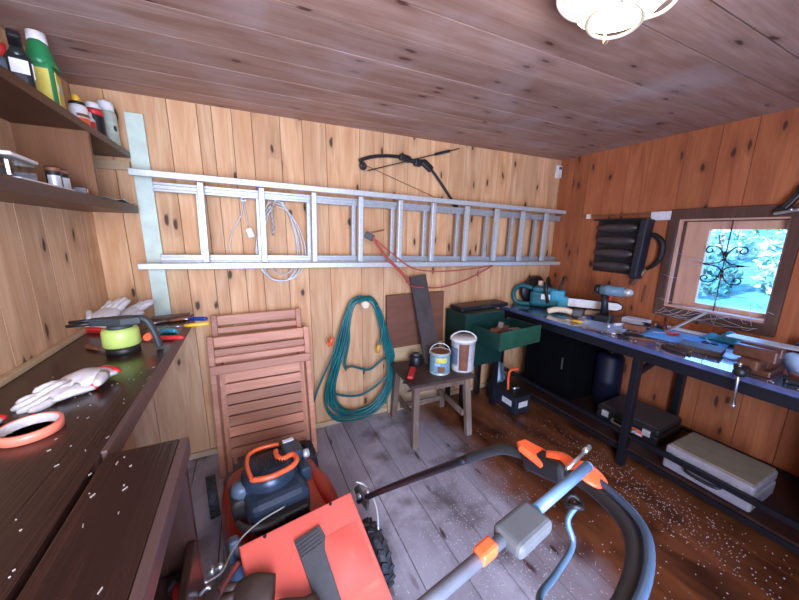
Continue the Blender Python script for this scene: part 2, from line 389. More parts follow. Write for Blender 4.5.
# ---- window
wf = MB()
y0, y1, z0, z1 = .655, 1.285, .915, 1.685
X = XR
wf.box((X-.012, (y0+y1)/2, z1-.035), (.03, y1-y0, .07), bev=.003); wf.box((X-.012, (y0+y1)/2, z0+.035), (.03, y1-y0, .07), bev=.003)
wf.box((X-.012, y0+.024, (z0+z1)/2), (.03, .048, z1-z0-.14), bev=.003); wf.box((X-.012, y1-.025, (z0+z1)/2), (.03, .05, z1-z0-.14), bev=.003)
win = ST(wf.build('window_1', 'dark_frame'))
mb = MB(); D = .12
mb.box((X+D/2, HOLE[1]-.0075, (HOLE[2]+HOLE[3])/2), (D, .015, HOLE[3]-HOLE[2])); mb.box((X+D/2, HOLE[0]+.0075, (HOLE[2]+HOLE[3])/2), (D, .015, HOLE[3]-HOLE[2]))
mb.box((X+D/2, (HOLE[0]+HOLE[1])/2, HOLE[3]-.0075), (D, HOLE[1]-HOLE[0]-.03, .015)); mb.box((X+D/2, (HOLE[0]+HOLE[1])/2, HOLE[2]+.0075), (D, HOLE[1]-HOLE[0]-.03, .015))
ST(mb.build('window_reveal', 'light_frame', win))
mb = MB(); xs = X+.10; a0, a1, b0, b1 = HOLE[0]+.015, HOLE[1]-.015, HOLE[2]+.015, HOLE[3]-.015
mb.box((xs, a1-.065, (b0+b1)/2), (.035, .13, b1-b0), bev=.004); mb.box((xs, a0+.012, (b0+b1)/2), (.035, .024, b1-b0), bev=.004)
mb.box((xs, (a0+a1)/2-.05, b1-.03), (.035, a1-a0-.155, .06), bev=.004); mb.box((xs, (a0+a1)/2-.05, b0+.015), (.035, a1-a0-.155, .03), bev=.004)
ST(mb.build('window_sash', 'light_frame', win))
mb = MB(); mb.box((X+.045, HOLE[1]-.018, (HOLE[2]+HOLE[3])/2), (.035, .006, HOLE[3]-HOLE[2]-.03)); mb.box((X+.045, (HOLE[0]+HOLE[1])/2, HOLE[3]-.018), (.035, HOLE[1]-HOLE[0]-.05, .006)); ST(mb.build('window_rebate', 'dark_frame', win))
ST(MB().box((xs+.005, (a0+a1)/2-.033, (b0+b1)/2), (.004, a1-a0-.118, b1-b0-.084)).build('window_pane', 'pane', win))
# wrought-iron scroll grille with one upright rod
mb = MB(); gx = X+.035; gy, gz = .965, 1.315
mb.cyl((gx, gy, HOLE[2]+.015), (gx, gy, HOLE[3]-.015), .0035, n=8)
def spiral(cy, cz, sy, sz):
    pts = []
    for k in range(26):
        t = k/25; a = t*3.9; r = .030*(1-t*.72)
        pts.append((gx-.006, cy+sy*(r*math.cos(a)-.0), cz+sz*(r*math.sin(a))))
    return pts
for sy in (-1, 1):
    for sz in (-1, 1):
        arm = smooth_path([(gx-.006, gy+sy*.006, gz+sz*.03), (gx-.006, gy+sy*.012, gz+sz*.075), (gx-.006, gy+sy*.045, gz+sz*.118), (gx-.006, gy+sy*.095, gz+sz*.118)], 6)
        mb.tube(arm + [(gx-.006, gy+sy*(.080+.024*math.cos(1.2-k*.33)*(1-k*.035)), gz+sz*(.094+.024*math.sin(1.2-k*.33)*(1-k*.035))) for k in range(18)], .0042, 6)
    mb.tube(smooth_path([(gx-.006, gy, gz+.04), (gx-.006, gy+sy*.03, gz+.012), (gx-.006, gy+sy*.085, gz), (gx-.006, gy+sy*.03, gz-.012), (gx-.006, gy, gz-.04)], 6), .0042, 6)
    mb.tube([(gx-.006, gy+sy*.085, gz), (gx-.006, gy+sy*.125, gz)], .003, 6)
mb.box((gx-.004, gy, gz+.075), (.016, .018, .03), bev=.003); mb.box((gx-.004, gy, gz-.075), (.016, .018, .03), bev=.003)
for sy in (-1, 1): mb.box((gx-.006, gy+sy*.09, gz), (.014, .02, .012), bev=.003)
tag(mb.build('window_grille', 'iron'), 'black wrought-iron scroll grille standing inside the small window', 'grille')
# cobweb strands across the lower window
mb = MB()
for k in range(46):
    ya = random.uniform(.66, 1.26); za = random.choice((random.uniform(.93, 1.06), random.uniform(.93, 1.35))); yb = ya+random.uniform(-.25, .25); zb = za+random.uniform(-.16, .08)
    yb = min(1.27, max(.66, yb)); zb = max(.925, zb)
    mb.tube([(X-.035, ya, za), (X-.036, (ya+yb)/2, (za+zb)/2-.012), (X-.035, yb, zb)], .0011, 4)
tag(mb.build('cobweb', 'web'), 'grey dusty cobweb strands stretched over the lower window frame', 'cobweb', kind='stuff')

# ================================================================ outdoors seen through the window
def leaf_mat(name, c1, c2):
    m, n, l, b = newmat(name); at = n.new('ShaderNodeAttribute'); at.attribute_name = 'pv'
    r = n.new('ShaderNodeValToRGB'); r.color_ramp.elements[0].color = c1 + (1,); r.color_ramp.elements[1].color = c2 + (1,)
    l.new(at.outputs['Fac'], r.inputs['Fac']); l.new(r.outputs['Color'], b.inputs['Base Color']); b.inputs['Roughness'].default_value = .4; return m
M['leaves_a'] = leaf_mat('leaves_a', (.02, .10, .08), (.12, .30, .22))
M['leaves_b'] = leaf_mat('leaves_b', (.05, .14, .10), (.62, .70, .55))
M['lawn'] = plain('lawn', (.07, .20, .16), .8, 0, .5, 3)
mb = MB(); mb.sheet(lambda u, v: (3.3+8*u, -5+12*v, -.25+2.3*u**.8+.10*mnoise.noise(Vector((u*9, v*13, 0)))), 30, 40); o = mb.build('lawn', 'lawn'); o['kind'] = 'structure'
def bush(loc, rad, hgt, n, mat, label, group):
    t = thing('garden_bush', label, 'bush', loc, group=group)
    mb = MB()
    for k in range(n):
        u, v = random.random(), random.random(); th = 2*math.pi*u; ph = math.acos(2*v-1); rr = random.uniform(.75, 1.0)
        rr *= 1+.22*mnoise.noise(Vector((th*1.5, ph*2, loc[1]*3)))
        c = Vector((rad*rr*math.sin(ph)*math.cos(th), rad*rr*math.sin(ph)*math.sin(th), hgt/2+hgt/2*rr*math.cos(ph)))
        mb.cur = random.random(); s_ = random.uniform(.035, .085)
        a = Vector((random.gauss(0, 1), random.gauss(0, 1), random.gauss(0, 1))).normalized(); b_ = a.orthogonal().normalized()
        vs = [mb.b.verts.new(c+q) for q in (a*s_, b_*s_*.5, -a*s_, -b_*s_*.5)]; mb.b.faces.new(vs); mb._tag(vs)
    mb.build('foliage', mat, t, fixn=False)
    mb = MB(); 
    for k in range(4): mb.tube([(random.uniform(-.05, .05), random.uniform(-.05, .05), 0), (random.uniform(-.2, .2)*rad, random.uniform(-.2, .2)*rad, hgt*.5)], .012, 6)
    mb.build('stem', 'brown', t)
def gz_(x): return -.25+2.3*((x-3.3)/8)**.8-.12
for bx, by, br, bh, bn, bm, bl in ((5.9, 2.35, .50, .80, 700, 'leaves_a', 'round dark green bush on the slope, left in the window'),
        (6.2, 1.30, .50, 1.0, 900, 'leaves_b', 'pale flowering bush on the slope, middle of the window'),
        (7.4, 2.55, .60, 1.1, 900, 'leaves_b', 'pale bush higher on the slope behind the round dark one'),
        (7.6, .95, .70, 1.3, 1100, 'leaves_b', 'largest pale flowering bush behind the middle one, right in the window'),
        (9.3, 1.9, .8, 1.4, 900, 'leaves_a', 'dark green bush at the top of the slope')):
    bush((bx, by, gz_(bx)), br, bh, bn, bm, bl, 'bushes')

# ================================================================ ceiling lamp
L = thing('bulkhead_lamp', 'oval caged bulkhead lamp glowing on the board ceiling', 'lamp', (.955, .655, ZC), R(20)); L.scale = (1.32, 1.32, 1.1)
MB().lathe([(.0, 0), (.13, 0), (.14, -.008), (.14, -.03), (.128, -.034), (0, -.034)], sx=1.08, sy=.78, n=40).build('base', 'cream', L)
MB().lathe([(.122, -.032), (.118, -.055), (.098, -.082), (.06, -.10), (0, -.106)], sx=1.08, sy=.78, n=40).build('glass', 'lamp_glass', L)
mb = MB()
def ell(r, z, n=40): return [(1.08*r*math.cos(2*math.pi*k/n), .78*r*math.sin(2*math.pi*k/n), z) for k in range(n)]
mb.tube(ell(.134, -.04), .0045, 8, True); mb.tube(ell(.062, -.116), .004, 8, True)
for k in range(4):
    a = k*math.pi/2+.5
    mb.tube(smooth_path([(1.08*r*math.cos(a), .78*r*math.sin(a), z) for r, z in ((.134, -.04), (.132, -.075), (.105, -.103), (.062, -.116))], 5), .004, 8)
for a in (.5+math.pi*1.5, .5+math.pi):
    mb.tube([(1.08*r*math.cos(a), .78*r*math.sin(a), z) for r, z in ((.13, -.03), (.155, -.028), (.165, -.04), (.15, -.052), (.13, -.04))], .004, 8)
mb.build('wire_cage', 'cream', L)

# ================================================================ wall-hung things, back
# painted upright board
tag(MB().box((-.485, 2.253, 1.535), (.080, .03, 1.13), bev=.003).build('painted_board', 'mint'), 'pale mint painted upright board fixed in the left corner, behind the ladder ends', 'board')
# sensor
s_ = thing('wall_sensor', 'small white rounded box high on the back wall near the right corner', 'sensor', (2.755, 2.252, 2.09)); s_.scale = (1.15, 1.15, 1.15)
MB().box((0, 0, 0), (.055, .03, .10), bev=.008).build('housing', 'white', s_)
MB().box((0, -.016, .025), (.03, .004, .02), bev=.001).build('sensor_lens', 'grey_plastic', s_)

# extension ladder: two sections one behind the other
LD = thing('extension_ladder', 'long aluminium extension ladder hung level along the back wall', 'ladder', (-.47, 2.10, 1.785), rot=(0, R(1.45), 0))
LEN = 3.19
MB().box((LEN/2-.02, 0, 0), (LEN+.04, .025, .034), bev=.004).build('rail', 'alu', LD)
MB().box((LEN/2-.02, 0, -.475), (LEN+.06, .025, .034), bev=.004).build('rail', 'alu', LD)
mb = MB(); mb.box((LEN/2+.03, .07, -.055), (LEN-.02, .010, .045)); mb.box((LEN/2+.03, .07, -.055+.017), (LEN-.02, .024, .016), bev=.003); mb.box((LEN/2+.03, .07, -.055-.017), (LEN-.02, .024, .016), bev=.003); mb.build('inner_rail', 'alu_dark', LD)
mb = MB(); mb.box((LEN/2+.03, .07, -.44), (LEN-.02, .010, .045)); mb.box((LEN/2+.03, .07, -.44+.017), (LEN-.02, .024, .016), bev=.003); mb.box((LEN/2+.03, .07, -.44-.017), (LEN-.02, .024, .016), bev=.003); mb.build('inner_rail', 'alu_dark', LD)
for xw in (-.205, .10, .40, .71, 1.005, 1.28, 1.59, 1.895, 2.19, 2.48):
    MB().box((xw+.47, 0, -.2375), (.030, .030, .43), bev=.003).build('rung', 'alu', LD)
for xw in (-.225, .082, .378, .68, .975, 1.245, 1.55, 1.845, 2.13, 2.42):
    MB().box((xw+.47, .07, -.2475), (.028, .028, .34), bev=.003).build('rung', 'alu_dark', LD)
for xw, zz in ((.0, 1.745), (2.3, 1.69)):   # steel hooks that carry it
    h = MB(); h.box((xw, 2.245, zz-.02), (.04, .05, .012)); h.box((xw, 2.165, zz-.055), (.02, .15, .008)); h.box((xw, 2.24, zz-.04), (.03, .012, .05))
    tag(h.build('ladder_hook', 'alu_dark'), 'grey steel hook behind the ladder, ' + ('nearer the left end' if xw < 1 else 'nearer the right end'), 'hook')

# bow with arrow
BW = thing('bow', 'black compound bow hung high on the back wall above the ladder', 'bow', (0, 2.235, 0))
mb = MB(); mb.tube(smooth_path([(1.06, 0, 2.045), (1.12, 0, 2.035), (1.19, -.01, 2.02), (1.27, 0, 2.03), (1.335, 0, 1.985)], 4), .016, 8, r_list=None)
mb.box((1.10, 0, 2.04), (.09, .04, .045), rz(0)@ry(.2), .01); mb.box((1.29, 0, 2.005), (.10, .04, .05), ry(.6), .012); mb.box((1.2, -.012, 2.015), (.06, .045, .05), ry(.1), .012)
mb.build('riser', 'black', BW)
for pts in ([(1.07, 0, 2.045), (.95, 0, 2.04), (.84, 0, 2.022), (.745, 0, 1.988)], [(1.32, 0, 1.99), (1.41, 0, 1.90), (1.50, 0, 1.80), (1.56, 0, 1.735)]):
    MB().tube(smooth_path(pts, 5), .009, 8, flat=1.3).build('limb', 'black', BW)
for c in ((.772, -.005, 1.955), (1.565, -.005, 1.72)):
    mb = MB(); mb.tube([(c[0]+.022*math.cos(a*.39), c[1], c[2]+.022*math.sin(a*.39)) for a in range(16)], .007, 6, True); mb.box(c, (.012, .02, .05)); mb.build('cam_wheel', 'black', BW)
MB().tube([(.79, -.006, 1.96), (1.10, -.012, 1.86), (1.55, -.006, 1.72)], .0022, 5).build('bowstring', 'brown', BW)
A = thing('arrow', 'thin dark arrow laid across the black bow, pointing up right', 'arrow', (0, 2.20, 0))
MB().cyl((.80, 0, 1.922), (1.555, 0, 2.15), .004, n=8).build('shaft', 'black', A)
mb = MB()
for k in range(3): mb.box((1.40, 0, 2.103), (.14, .001, .022), ry(-.293)@rx(k*2.09))
mb.build('fletching', 'peg_grey', A)
MB().cyl((.80, 0, 1.922), (.775, 0, 1.914), .006, .001, n=8).build('arrow_tip', 'steel', A)

# coil of pale cable hung behind the ladder
cc = thing('cable_coil', 'coil of thin grey cable hanging behind the ladder', 'cable', (0, 2.225, 0))
mb = MB(); pts = []
for k in range(5):
    w_ = .10+.012*k; h_ = .235+.012*((k*7) % 4); cx = .185+random.uniform(-.015, .015)
    for j in range(22):
        a = 2*math.pi*j/22; pts.append((cx+w_*math.sin(a)*(1-.25*math.cos(a)), -.006*k+.01*math.sin(a+k)*.6, 1.455-h_*0+ h_*math.cos(a)-.01*k))
mb.tube(smooth_path(pts, 2), .0035, 6); mb.build('cable_loop', 'alu', cc)
mb = MB(); mb.tube([(.155+.008*math.sin(j*2.1), -.03+.006*math.cos(j*2.1), 1.66-.012*j) for j in range(16)], .006, 6); mb.build('tie', 'alu_dark', cc)
mb = MB(); mb.cyl((.18, .03, 1.69), (.18, -.035, 1.69), .005, n=8); mb.build('nail', 'steel', cc)
cp = thing('plug_lead', 'thin grey lead with a small plug dangling left of the cable coil', 'cable', (0, 2.235, 0))
MB().tube(smooth_path([(0.0, .01, 1.72), (-.02, 0, 1.60), (-.075, 0, 1.50), (-.10, 0, 1.40), (-.085, 0, 1.34)], 6), .003, 6).build('lead', 'alu', cp)
MB().tube(smooth_path([(0.0, .01, 1.72), (.005, 0, 1.62), (.015, 0, 1.53)], 6), .003, 6).build('lead', 'alu', cp)
mb = MB(); mb.box((.02, -.005, 1.49), (.04, .025, .06), ry(-.3), .008); mb.build('plug', 'white', cp)

# pulley block and red cord on the ladder
pu = thing('cord_reel', 'small grey cleat clipped on a ladder rung with a red cord', 'cleat', (.755, 2.065, 1.475))
MB().box((0, 0, 0), (.065, .03, .045), ry(.5), .006).build('body', 'grey_plastic', pu)
MB().box((.06, .0, .035), (.10, .01, .012), ry(-.2), .003).build('lever', 'brown', pu)
mb = MB()
mb.tube(smooth_path([(.77, 2.045, 1.47), (.87, 2.05, 1.34), (1.0, 2.055, 1.22), (1.06, 2.06, 1.145), (1.10, 2.10, 1.105), (1.25, 2.16, 1.075), (1.42, 2.15, 1.07), (1.62, 2.10, 1.13), (1.84, 2.05, 1.24)], 6), .007, 6)
mb.tube(smooth_path([(.77, 2.04, 1.47), (.90, 2.045, 1.37), (1.08, 2.05, 1.25), (1.3, 2.055, 1.215), (1.6, 2.055, 1.22), (1.84, 2.055, 1.24)], 6), .005, 6)
mb.tube(smooth_path([(.77, 2.04, 1.46), (.86, 2.04, 1.34), (.99, 2.04, 1.21), (1.05, 2.05, 1.14)], 6), .007, 6)
tag(mb.build('elastic_cord', plain('cord_red', (.42, .07, .05), .6)), 'red elastic cord slung from the ladder over the grey plank', 'cord')

# garden hose
HO = thing('garden_hose', 'teal garden hose hung in long loops on the back wall', 'hose', (0, 2.21, 0))
mb = MB(); pts = []; random.seed(3)
for k in range(9):
    bot = .10+random.uniform(-.05, .07)+(.22 if k == 6 else 0)+(.38 if k == 8 else 0); lx = .44+.018*(k % 5)+(.10 if k >= 8 else 0); rxx = 1.005-.02*(k % 4)
    off = -.011*(k % 4); top = 1.03-.008*(k % 5)
    cxm = (lx+rxx)/2-.01
    key = [(.745, off, top), (.66-.01*(k % 3), off, top-.05), (.575-.01*(k % 3)+(lx-.44)*.5, off-.01, .70), (lx, off-.01, .32+.5*(bot-.1)), (lx+.06, off-.012, bot+.03), (cxm, off-.015, bot-.02),
           (rxx-.09, off-.012, bot+.05), (rxx, off-.01, .36+.4*(bot-.1)), (rxx-.045, off-.01, .68), (.85-.008*(k % 4), off, top-.045)]
    pts += key
mb.tube(smooth_path(pts, 6), .0095, 8); mb.build('hose_coil', 'hose', HO)
MB().tube(smooth_path([(.85, -.03, .97), (.90, -.04, .85), (.885, -.045, .72), (.86, -.05, .64)], 5), .0095, 8).build('hose_end', 'hose', HO)
MB().tube(smooth_path([(.62, -.03, .95), (.56, -.04, .80), (.50, -.045, .62), (.40, -.045, .42), (.34, -.04, .26)], 5), .008, 8).build('hose_end', 'hose', HO)
MB().cyl((.86, -.05, .65), (.845, -.05, .585), .015, .013, 12).build('hose_connector', 'yellow', HO)
mb = MB(); mb.cyl((.50, -.05, .76), (.475, -.06, .70), .016, .013, 12); mb.cyl((.475, -.06, .70), (.455, -.06, .735), .010, .008, 10); mb.build('hose_connector', 'orange', HO)
mb = MB(); mb.cyl((.755, .05, .975), (.755, -.055, .975), .026, n=20); mb.build('hose_peg', 'cream', HO)

# ================================================================ leaning boards
tag(MB().box((1.215, 2.235, .29), (.50, .018, .58), rx(-.02), .002).build('pale_board', 'pale_wood'), 'pale plywood offcut standing on the floor under the brown board', 'board')
tag(MB().box((1.215, 2.225, .80), (.53, .022, .44), rx(-.02), .002).build('brown_board', 'brown_board'), 'square reddish brown board leaning on the wall behind the stool', 'board')
gp = MB(); gp.beam((1.275, 2.03, .485), (1.20, 2.185, 1.17), .145, .022, .002, roll=(0, -1, .2)); tag(gp.build('grey_plank', 'grey_plank'), 'narrow dark grey weathered plank leaning upright on the brown board', 'plank')

# ================================================================ folded slatted chairs
def folded_chair(label, loc, lean, W, H, base_y=0.0, slats_back=3, grp='folded slatted chairs'):
    t = thing('folding_chair', label, 'chair', loc, group=grp, rot=(R(lean), 0, 0))
    for sx in (-1, 1):
        mb = MB(); mb.cur = random.random(); mb.box((sx*W/2, 0, H/2), (.034, .024, H), bev=.005); mb.build('leg', 'chair_wood', t)
        mb = MB(); mb.cur = random.random(); mb.box((sx*(W/2-.042), .014, H*.40), (.028, .024, H*.76), bev=.005); mb.build('rear_leg', 'chair_wood', t)
    mb = MB(); mb.cur = random.random(); mb.box((0, -.002, H-.035), (W-.034, .024, .062), bev=.006); mb.build('top_rail', 'chair_wood', t)
    mb = MB()
    for k in range(slats_back): mb.cur = random.random(); mb.box((0, 0, H-.098-k*.047), (W-.034, .014, .036), bev=.003)
    mb.build('backrest', 'chair_wood', t)
    mb = MB(); mb.cur = random.random(); z_ = H-.098-slats_back*.047-.012; mb.box((0, -.022, z_), (W+.03, .020, .055), bev=.006); mb.build('lower_rail', 'chair_wood', t)
    mb = MB(); z = z_-.055
    while z > .14:
        mb.cur = random.random(); mb.box((0, -.008, z), (W-.12, .030, .0595), bev=.002); z -= .0685
    mb.build('seat', 'chair_wood', t)
    for sx in (-1, 1): MB().box((sx*(W/2-.055), .006, (z_-.03+.12)/2), (.026, .020, z_-.15), bev=.003).build('seat_frame', 'chair_wood', t)
    return t
c1 = folded_chair('folded slatted wooden garden chair leaning on the wall, behind the other, its top showing', (.025, 2.045, 0), -8.5, .50, 1.0)
c2 = folded_chair('folded slatted wooden garden chair in front of the other, beside the green hose', (.030, 1.985, 0), -8.5, .56, .885, slats_back=2)

# ================================================================ stool and what is on it
SZ = .48
s_ = thing('wooden_stool', 'small worn wooden stool holding two paint cans', 'stool', (1.2, 1.935, 0), R(-4))
mb = MB()
for k, x in enumerate((-.165, -.055, .055, .165)): mb.cur = random.random(); mb.box((x*1.18, 0, SZ-.0125), (.126, .42, .025), bev=.003)
mb.build('seat', 'stool_top', s_)
for sx in (-1, 1):
    for sy in (-1, 1):
        mb = MB(); mb.cur = random.random(); mb.beam((sx*.225, sy*.215, 0), (sx*.205, sy*.175, SZ-.025), .045, .045, .004); mb.build('leg', 'stool_wood', s_)
for sx in (-1, 1):
    mb = MB(); mb.cur = random.random(); mb.box((sx*.186, 0, .17), (.02, .37, .045), bev=.003); mb.build('stretcher', 'stool_wood', s_)
mb = MB(); mb.box((0, .155, .12), (.38, .02, .04), bev=.003); mb.build('stretcher', 'stool_wood', s_)
for sy in (-1, 1):
    mb = MB(); mb.box((0, sy*.172, SZ-.05), (.38, .018, .05), bev=.003); mb.build('apron', 'stool_wood', s_)

def label_band(parent, r, z0, z1, a0, a1, mat, name='label', n=14):
    mb = MB(); mb.sheet(lambda u, v: (r*math.cos(a0+(a1-a0)*u), r*math.sin(a0+(a1-a0)*u), z0+(z1-z0)*v), n, 1); return mb.build(name, mat, parent)
def bail(r, z, h, tilt, rad=.0028):
    pts = []
    for k in range(21):
        a = math.pi*k/20; pts.append((r*math.cos(a), h*math.sin(a)*math.sin(tilt), z+h*math.sin(a)*math.cos(tilt)))
    return pts
M['can_blue'] = plain('can_blue', (.18, .34, .38), .35, 0, .3, 60)
p = thing('paint_can', 'small blue-grey labelled paint can on the stool front, its wire handle up', 'can', (1.232, 1.865, SZ), R(-25))
mb = MB(); mb.lathe([(0, 0), (.074, 0), (.078, .004), (.076, .008), (.076, .155), (.080, .16), (.079, .166), (.070, .167), (.068, .160), (.0, .160)]); mb.build('body', 'alu', p)
label_band(p, .0768, .015, .150, -3.1, 0, 'can_blue'); label_band(p, .0774, .10, .135, -2.1, -1.0, 'label_yellow', 'label_title'); label_band(p, .0774, .025, .07, -1.9, -1.2, 'brown', 'label_picture'); label_band(p, .0774, .075, .095, -2.2, -1.7, 'paper', 'label_text')
MB().lathe([(0, .158), (.066, .158), (.066, .163), (.05, .161), (0, .161)]).build('lid', 'brown', p)
MB().tube(bail(.080, .145, .075, .35), .0028, 8).build('handle', 'steel', p)
p = thing('paint_bucket', 'tall white plastic paint bucket on the stool right, brown drip on its label', 'bucket', (1.42, 1.84, SZ), R(-30)); p.scale = (1.08, 1.08, .87)
MB().lathe([(0, 0), (.074, 0), (.078, .006), (.086, .27), (.091, .272), (.092, .29), (.088, .295), (0, .295)]).build('body', 'white', p)
mb = MB(); mb.sheet(lambda u, v: ((.0790+.0078*v)*math.cos(-2.0+.8*u), (.0790+.0078*v)*math.sin(-2.0+.8*u), .02+.24*v), 8, 2); mb.build('label_drip', 'brown', p)
mb = MB(); mb.sheet(lambda u, v: ((.0786+.0078*v)*math.cos(-3.0+.9*u), (.0786+.0078*v)*math.sin(-3.0+.9*u), .04+.18*v), 8, 2); mb.build('label_print', 'dusty_blue', p)
mb = MB(); mb.tube(bail(.089, .27, .085, -.2), .0055, 8); mb.build('handle', 'white', p)
p = thing('scraper', 'red-handled scraper lying on the left corner of the stool', 'scraper', (1.0, 1.875, SZ+.002), R(55)); p.scale = (1.35, 1.35, 1.35)
mb = MB(); mb.box((0, 0, .016), (.13, .032, .028), bev=.008); mb.build('handle', 'red', p)
MB().prism([(-.06, -.016), (-.06, .016), (-.115, .032), (-.115, -.032)], .004, Matrix.Translation((0, 0, .012))).build('blade', 'black', p)
p = thing('black_canister', 'short black pot at the foot of the grey plank on the stool', 'pot', (1.135, 2.06, SZ))
MB().lathe([(0, 0), (.05, 0), (.052, .005), (.052, .07), (.046, .075), (0, .076)]).build('body', 'black', p)
MB().lathe([(0, .075), (.03, .075), (.03, .09), (0, .09)]).build('cap', 'grey_plastic', p)

# ================================================================ left: shelf
SH = thing('wall_shelf', 'dark two-board wall shelf with upright divider above the left bench', 'shelf', (0, 0, 0))
MB().box(((-.73-.52)/2, .72, 1.885), (.21, 3.0, .03), bev=.002).build('upper_board', 'dark_shelf', SH)
MB().box(((-.73-.512)/2, .695, 1.607), (.218, 2.95, .04), bev=.002).build('lower_board', 'dark_shelf', SH)
MB().box(((-.73-.522)/2, 1.72, 1.7485), (.208, .02, .243)).build('divider', 'shelf_panel', SH)
MB().box(((-.73-.522)/2, .3, 1.7485), (.208, .02, .243)).build('divider', 'shelf_panel', SH)
tag(MB().box((-.63, 2.258, 1.835), (.19, .022, .045), bev=.002).build('wall_batten', 'pale_wood'), 'pale batten on the back wall under the upper shelf end', 'batten')
UZ = 1.90
def bottle(name, label, cat, loc, prof, mat, extra=(), rzz=0, grp='bottles and cans on the upper shelf'):
    t = thing(name, label, cat, loc, rzz, group=grp); MB().lathe(prof, n=24).build('body', mat, t)
    for nm, pf, m_ in extra: MB().lathe(pf, n=24).build(nm, m_, t)
    return t
# green jerrican with yellow label
t = thing('green_canister', 'green plastic bottle with white cap and yellow label on the upper shelf', 'bottle', (-.59, 1.64, UZ), R(8), 'bottles and cans on the upper shelf'); t.scale = (.92, .92, 1.1)
mb = MB(); mb.box((0, 0, .07), (.07, .10, .14), bev=.014, seg=3); mb.lathe([(.046, .13), (.040, .15), (.031, .18), (.026, .20), (0, .20)], sy=1.1); mb.build('body', 'green', t)
mb = MB(); mb.lathe([(.027, .195), (.028, .198), (.026, .225), (.0, .227)]); mb.build('cap', 'white', t)
mb = MB(); mb.box((.036, .008, .062), (.002, .066, .11)); mb.box((0, -.051, .062), (.050, .002, .11)); mb.build('label', 'label_yellow', t)
mb = MB(); mb.box((.0375, .008, .078), (.002, .05, .024)); mb.build('label_title', 'sage', t)
t = thing('spray_bottle', 'dark trigger spray bottle with white label, furthest left on the upper shelf', 'bottle', (-.58, 1.475, UZ), R(20), 'bottles and cans on the upper shelf'); t.scale = (.85, .85, .74)
mb = MB(); mb.box((0, 0, .07), (.06, .09, .14), bev=.016, seg=3); mb.lathe([(.035, .135), (.02, .165), (.016, .18), (0, .18)]); mb.build('body', plain('bottle_dark', (.015, .022, .022), .3), t)
mb = MB(); mb.box((.0, .015, .20), (.035, .10, .035), rx(-.4), .008); mb.box((0, .05, .165), (.014, .012, .06), rx(-.4), .004); mb.build('trigger_head', 'black', t)
mb = MB(); mb.box((.031, 0, .09), (.002, .065, .06)); mb.box((0, -.046, .095), (.045, .002, .05)); mb.build('label', 'white', t)
t = thing('red_cap_bottle', 'small bottle with a red top between the dark spray bottle and the green bottle', 'bottle', (-.66, 1.57, UZ), 0, 'bottles and cans on the upper shelf')
MB().lathe([(0, 0), (.024, 0), (.024, .11), (.014, .13), (0, .13)]).build('body', 'dusty_blue', t); MB().lathe([(.018, .13), (.018, .17), (0, .172)]).build('cap', 'red', t)
t = bottle('glue_bottle', 'white and orange labelled bottle with black collar and yellow tip', 'bottle', (-.575, 1.83, UZ), [(0, 0), (.028, 0), (.030, .01), (.030, .075), (.026, .09), (0, .09)], 'white',
           (('collar', [(.027, .088), (.024, .10), (.0, .10)], 'black'), ('tip', [(.014, .10), (.011, .125), (0, .13)], 'yellow')))
label_band(t, .0306, .012, .04, -1.5, 1.5, 'orange'); label_band(t, .0306, .044, .055, -1.5, 1.5, 'brown', 'label_stripe')
t = bottle('small_bottle', 'tiny pinkish red and white bottle right of the yellow-tipped bottle', 'bottle', (-.57, 1.915, UZ), [(0, 0), (.017, 0), (.018, .01), (.018, .06), (.010, .072), (0, .073)], 'white', (('cap', [(.011, .072), (.010, .09), (0, .091)], 'white'),))
label_band(t, .0186, .01, .052, -1.5, 1.5, 'red')
t = bottle('paint_spray_can', 'black spray can with red and white top on the upper shelf', 'can', (-.575, 1.995, UZ), [(0, 0), (.031, 0), (.033, .006), (.033, .115), (.030, .125), (0, .125)], 'black', (('red_ring', [(.0335, .098), (.0335, .118), (.030, .124)], 'red'), ('cap', [(.027, .124), (.026, .145), (.020, .152), (0, .153)], 'white')))
t = bottle('sage_spray_can', 'pale sage green and white spray can, last before the painted board', 'can', (-.575, 2.165, UZ), [(0, 0), (.034, 0), (.036, .006), (.036, .155), (.032, .168), (0, .168)], 'sage', (('cap', [(.031, .166), (.030, .205), (.026, .212), (0, .213)], 'white'),))
mb = MB(); mb.sphere((.030, -.018, .09), .014, (.4, 1, 1)); mb.build('label_mark', 'green_dark', t)
LZ = 1.627
g2 = 'small things on the lower shelf'
t = thing('plastic_tub', 'clear plastic tub with white lid at the left of the lower shelf', 'tub', (-.60, 1.31, LZ), R(5), g2)
MB().box((0, 0, .032), (.10, .15, .062), bev=.012, seg=3).build('tub_body', 'tub', t); MB().box((0, 0, .067), (.11, .16, .010), bev=.004).build('lid', 'white', t); MB().box((0, .01, .022), (.07, .10, .034), bev=.01).build('contents', 'peg_grey', t)
tag(MB().box((-.545, 1.36, LZ+.003), (.05, .30, .005)).build('paper_strip', 'white'), 'long white paper strip lying along the lower shelf front', 'paper', g2)
for k, (yy, lb) in enumerate(((1.475, 'small black and silver tin, left of the pair on the lower shelf'), (1.525, 'small black and silver tin, right of the pair on the lower shelf'))):
    t = thing('small_tin', lb, 'tin', (-.555, yy, LZ), R(-50), g2); t.scale = (.9, .9, 1.25)
    MB().lathe([(0, 0), (.020, 0), (.021, .004), (.021, .055), (.019, .058), (0, .058)]).build('body', 'black', t); label_band(t, .0214, .008, .035, -1.2, .6+.6*k, 'alu'); MB().lathe([(.0213, .046), (.0213, .055), (0, .06)]).build('lid', 'brown', t)
t = thing('small_box', 'little dark red cardboard box beside the divider on the lower shelf', 'box', (-.55, 1.62, LZ), R(15), g2); MB().box((0, 0, .012), (.05, .07, .024), bev=.002).build('carton', 'black', t); MB().box((.026, 0, .012), (.002, .06, .014)).build('label', 'red', t)
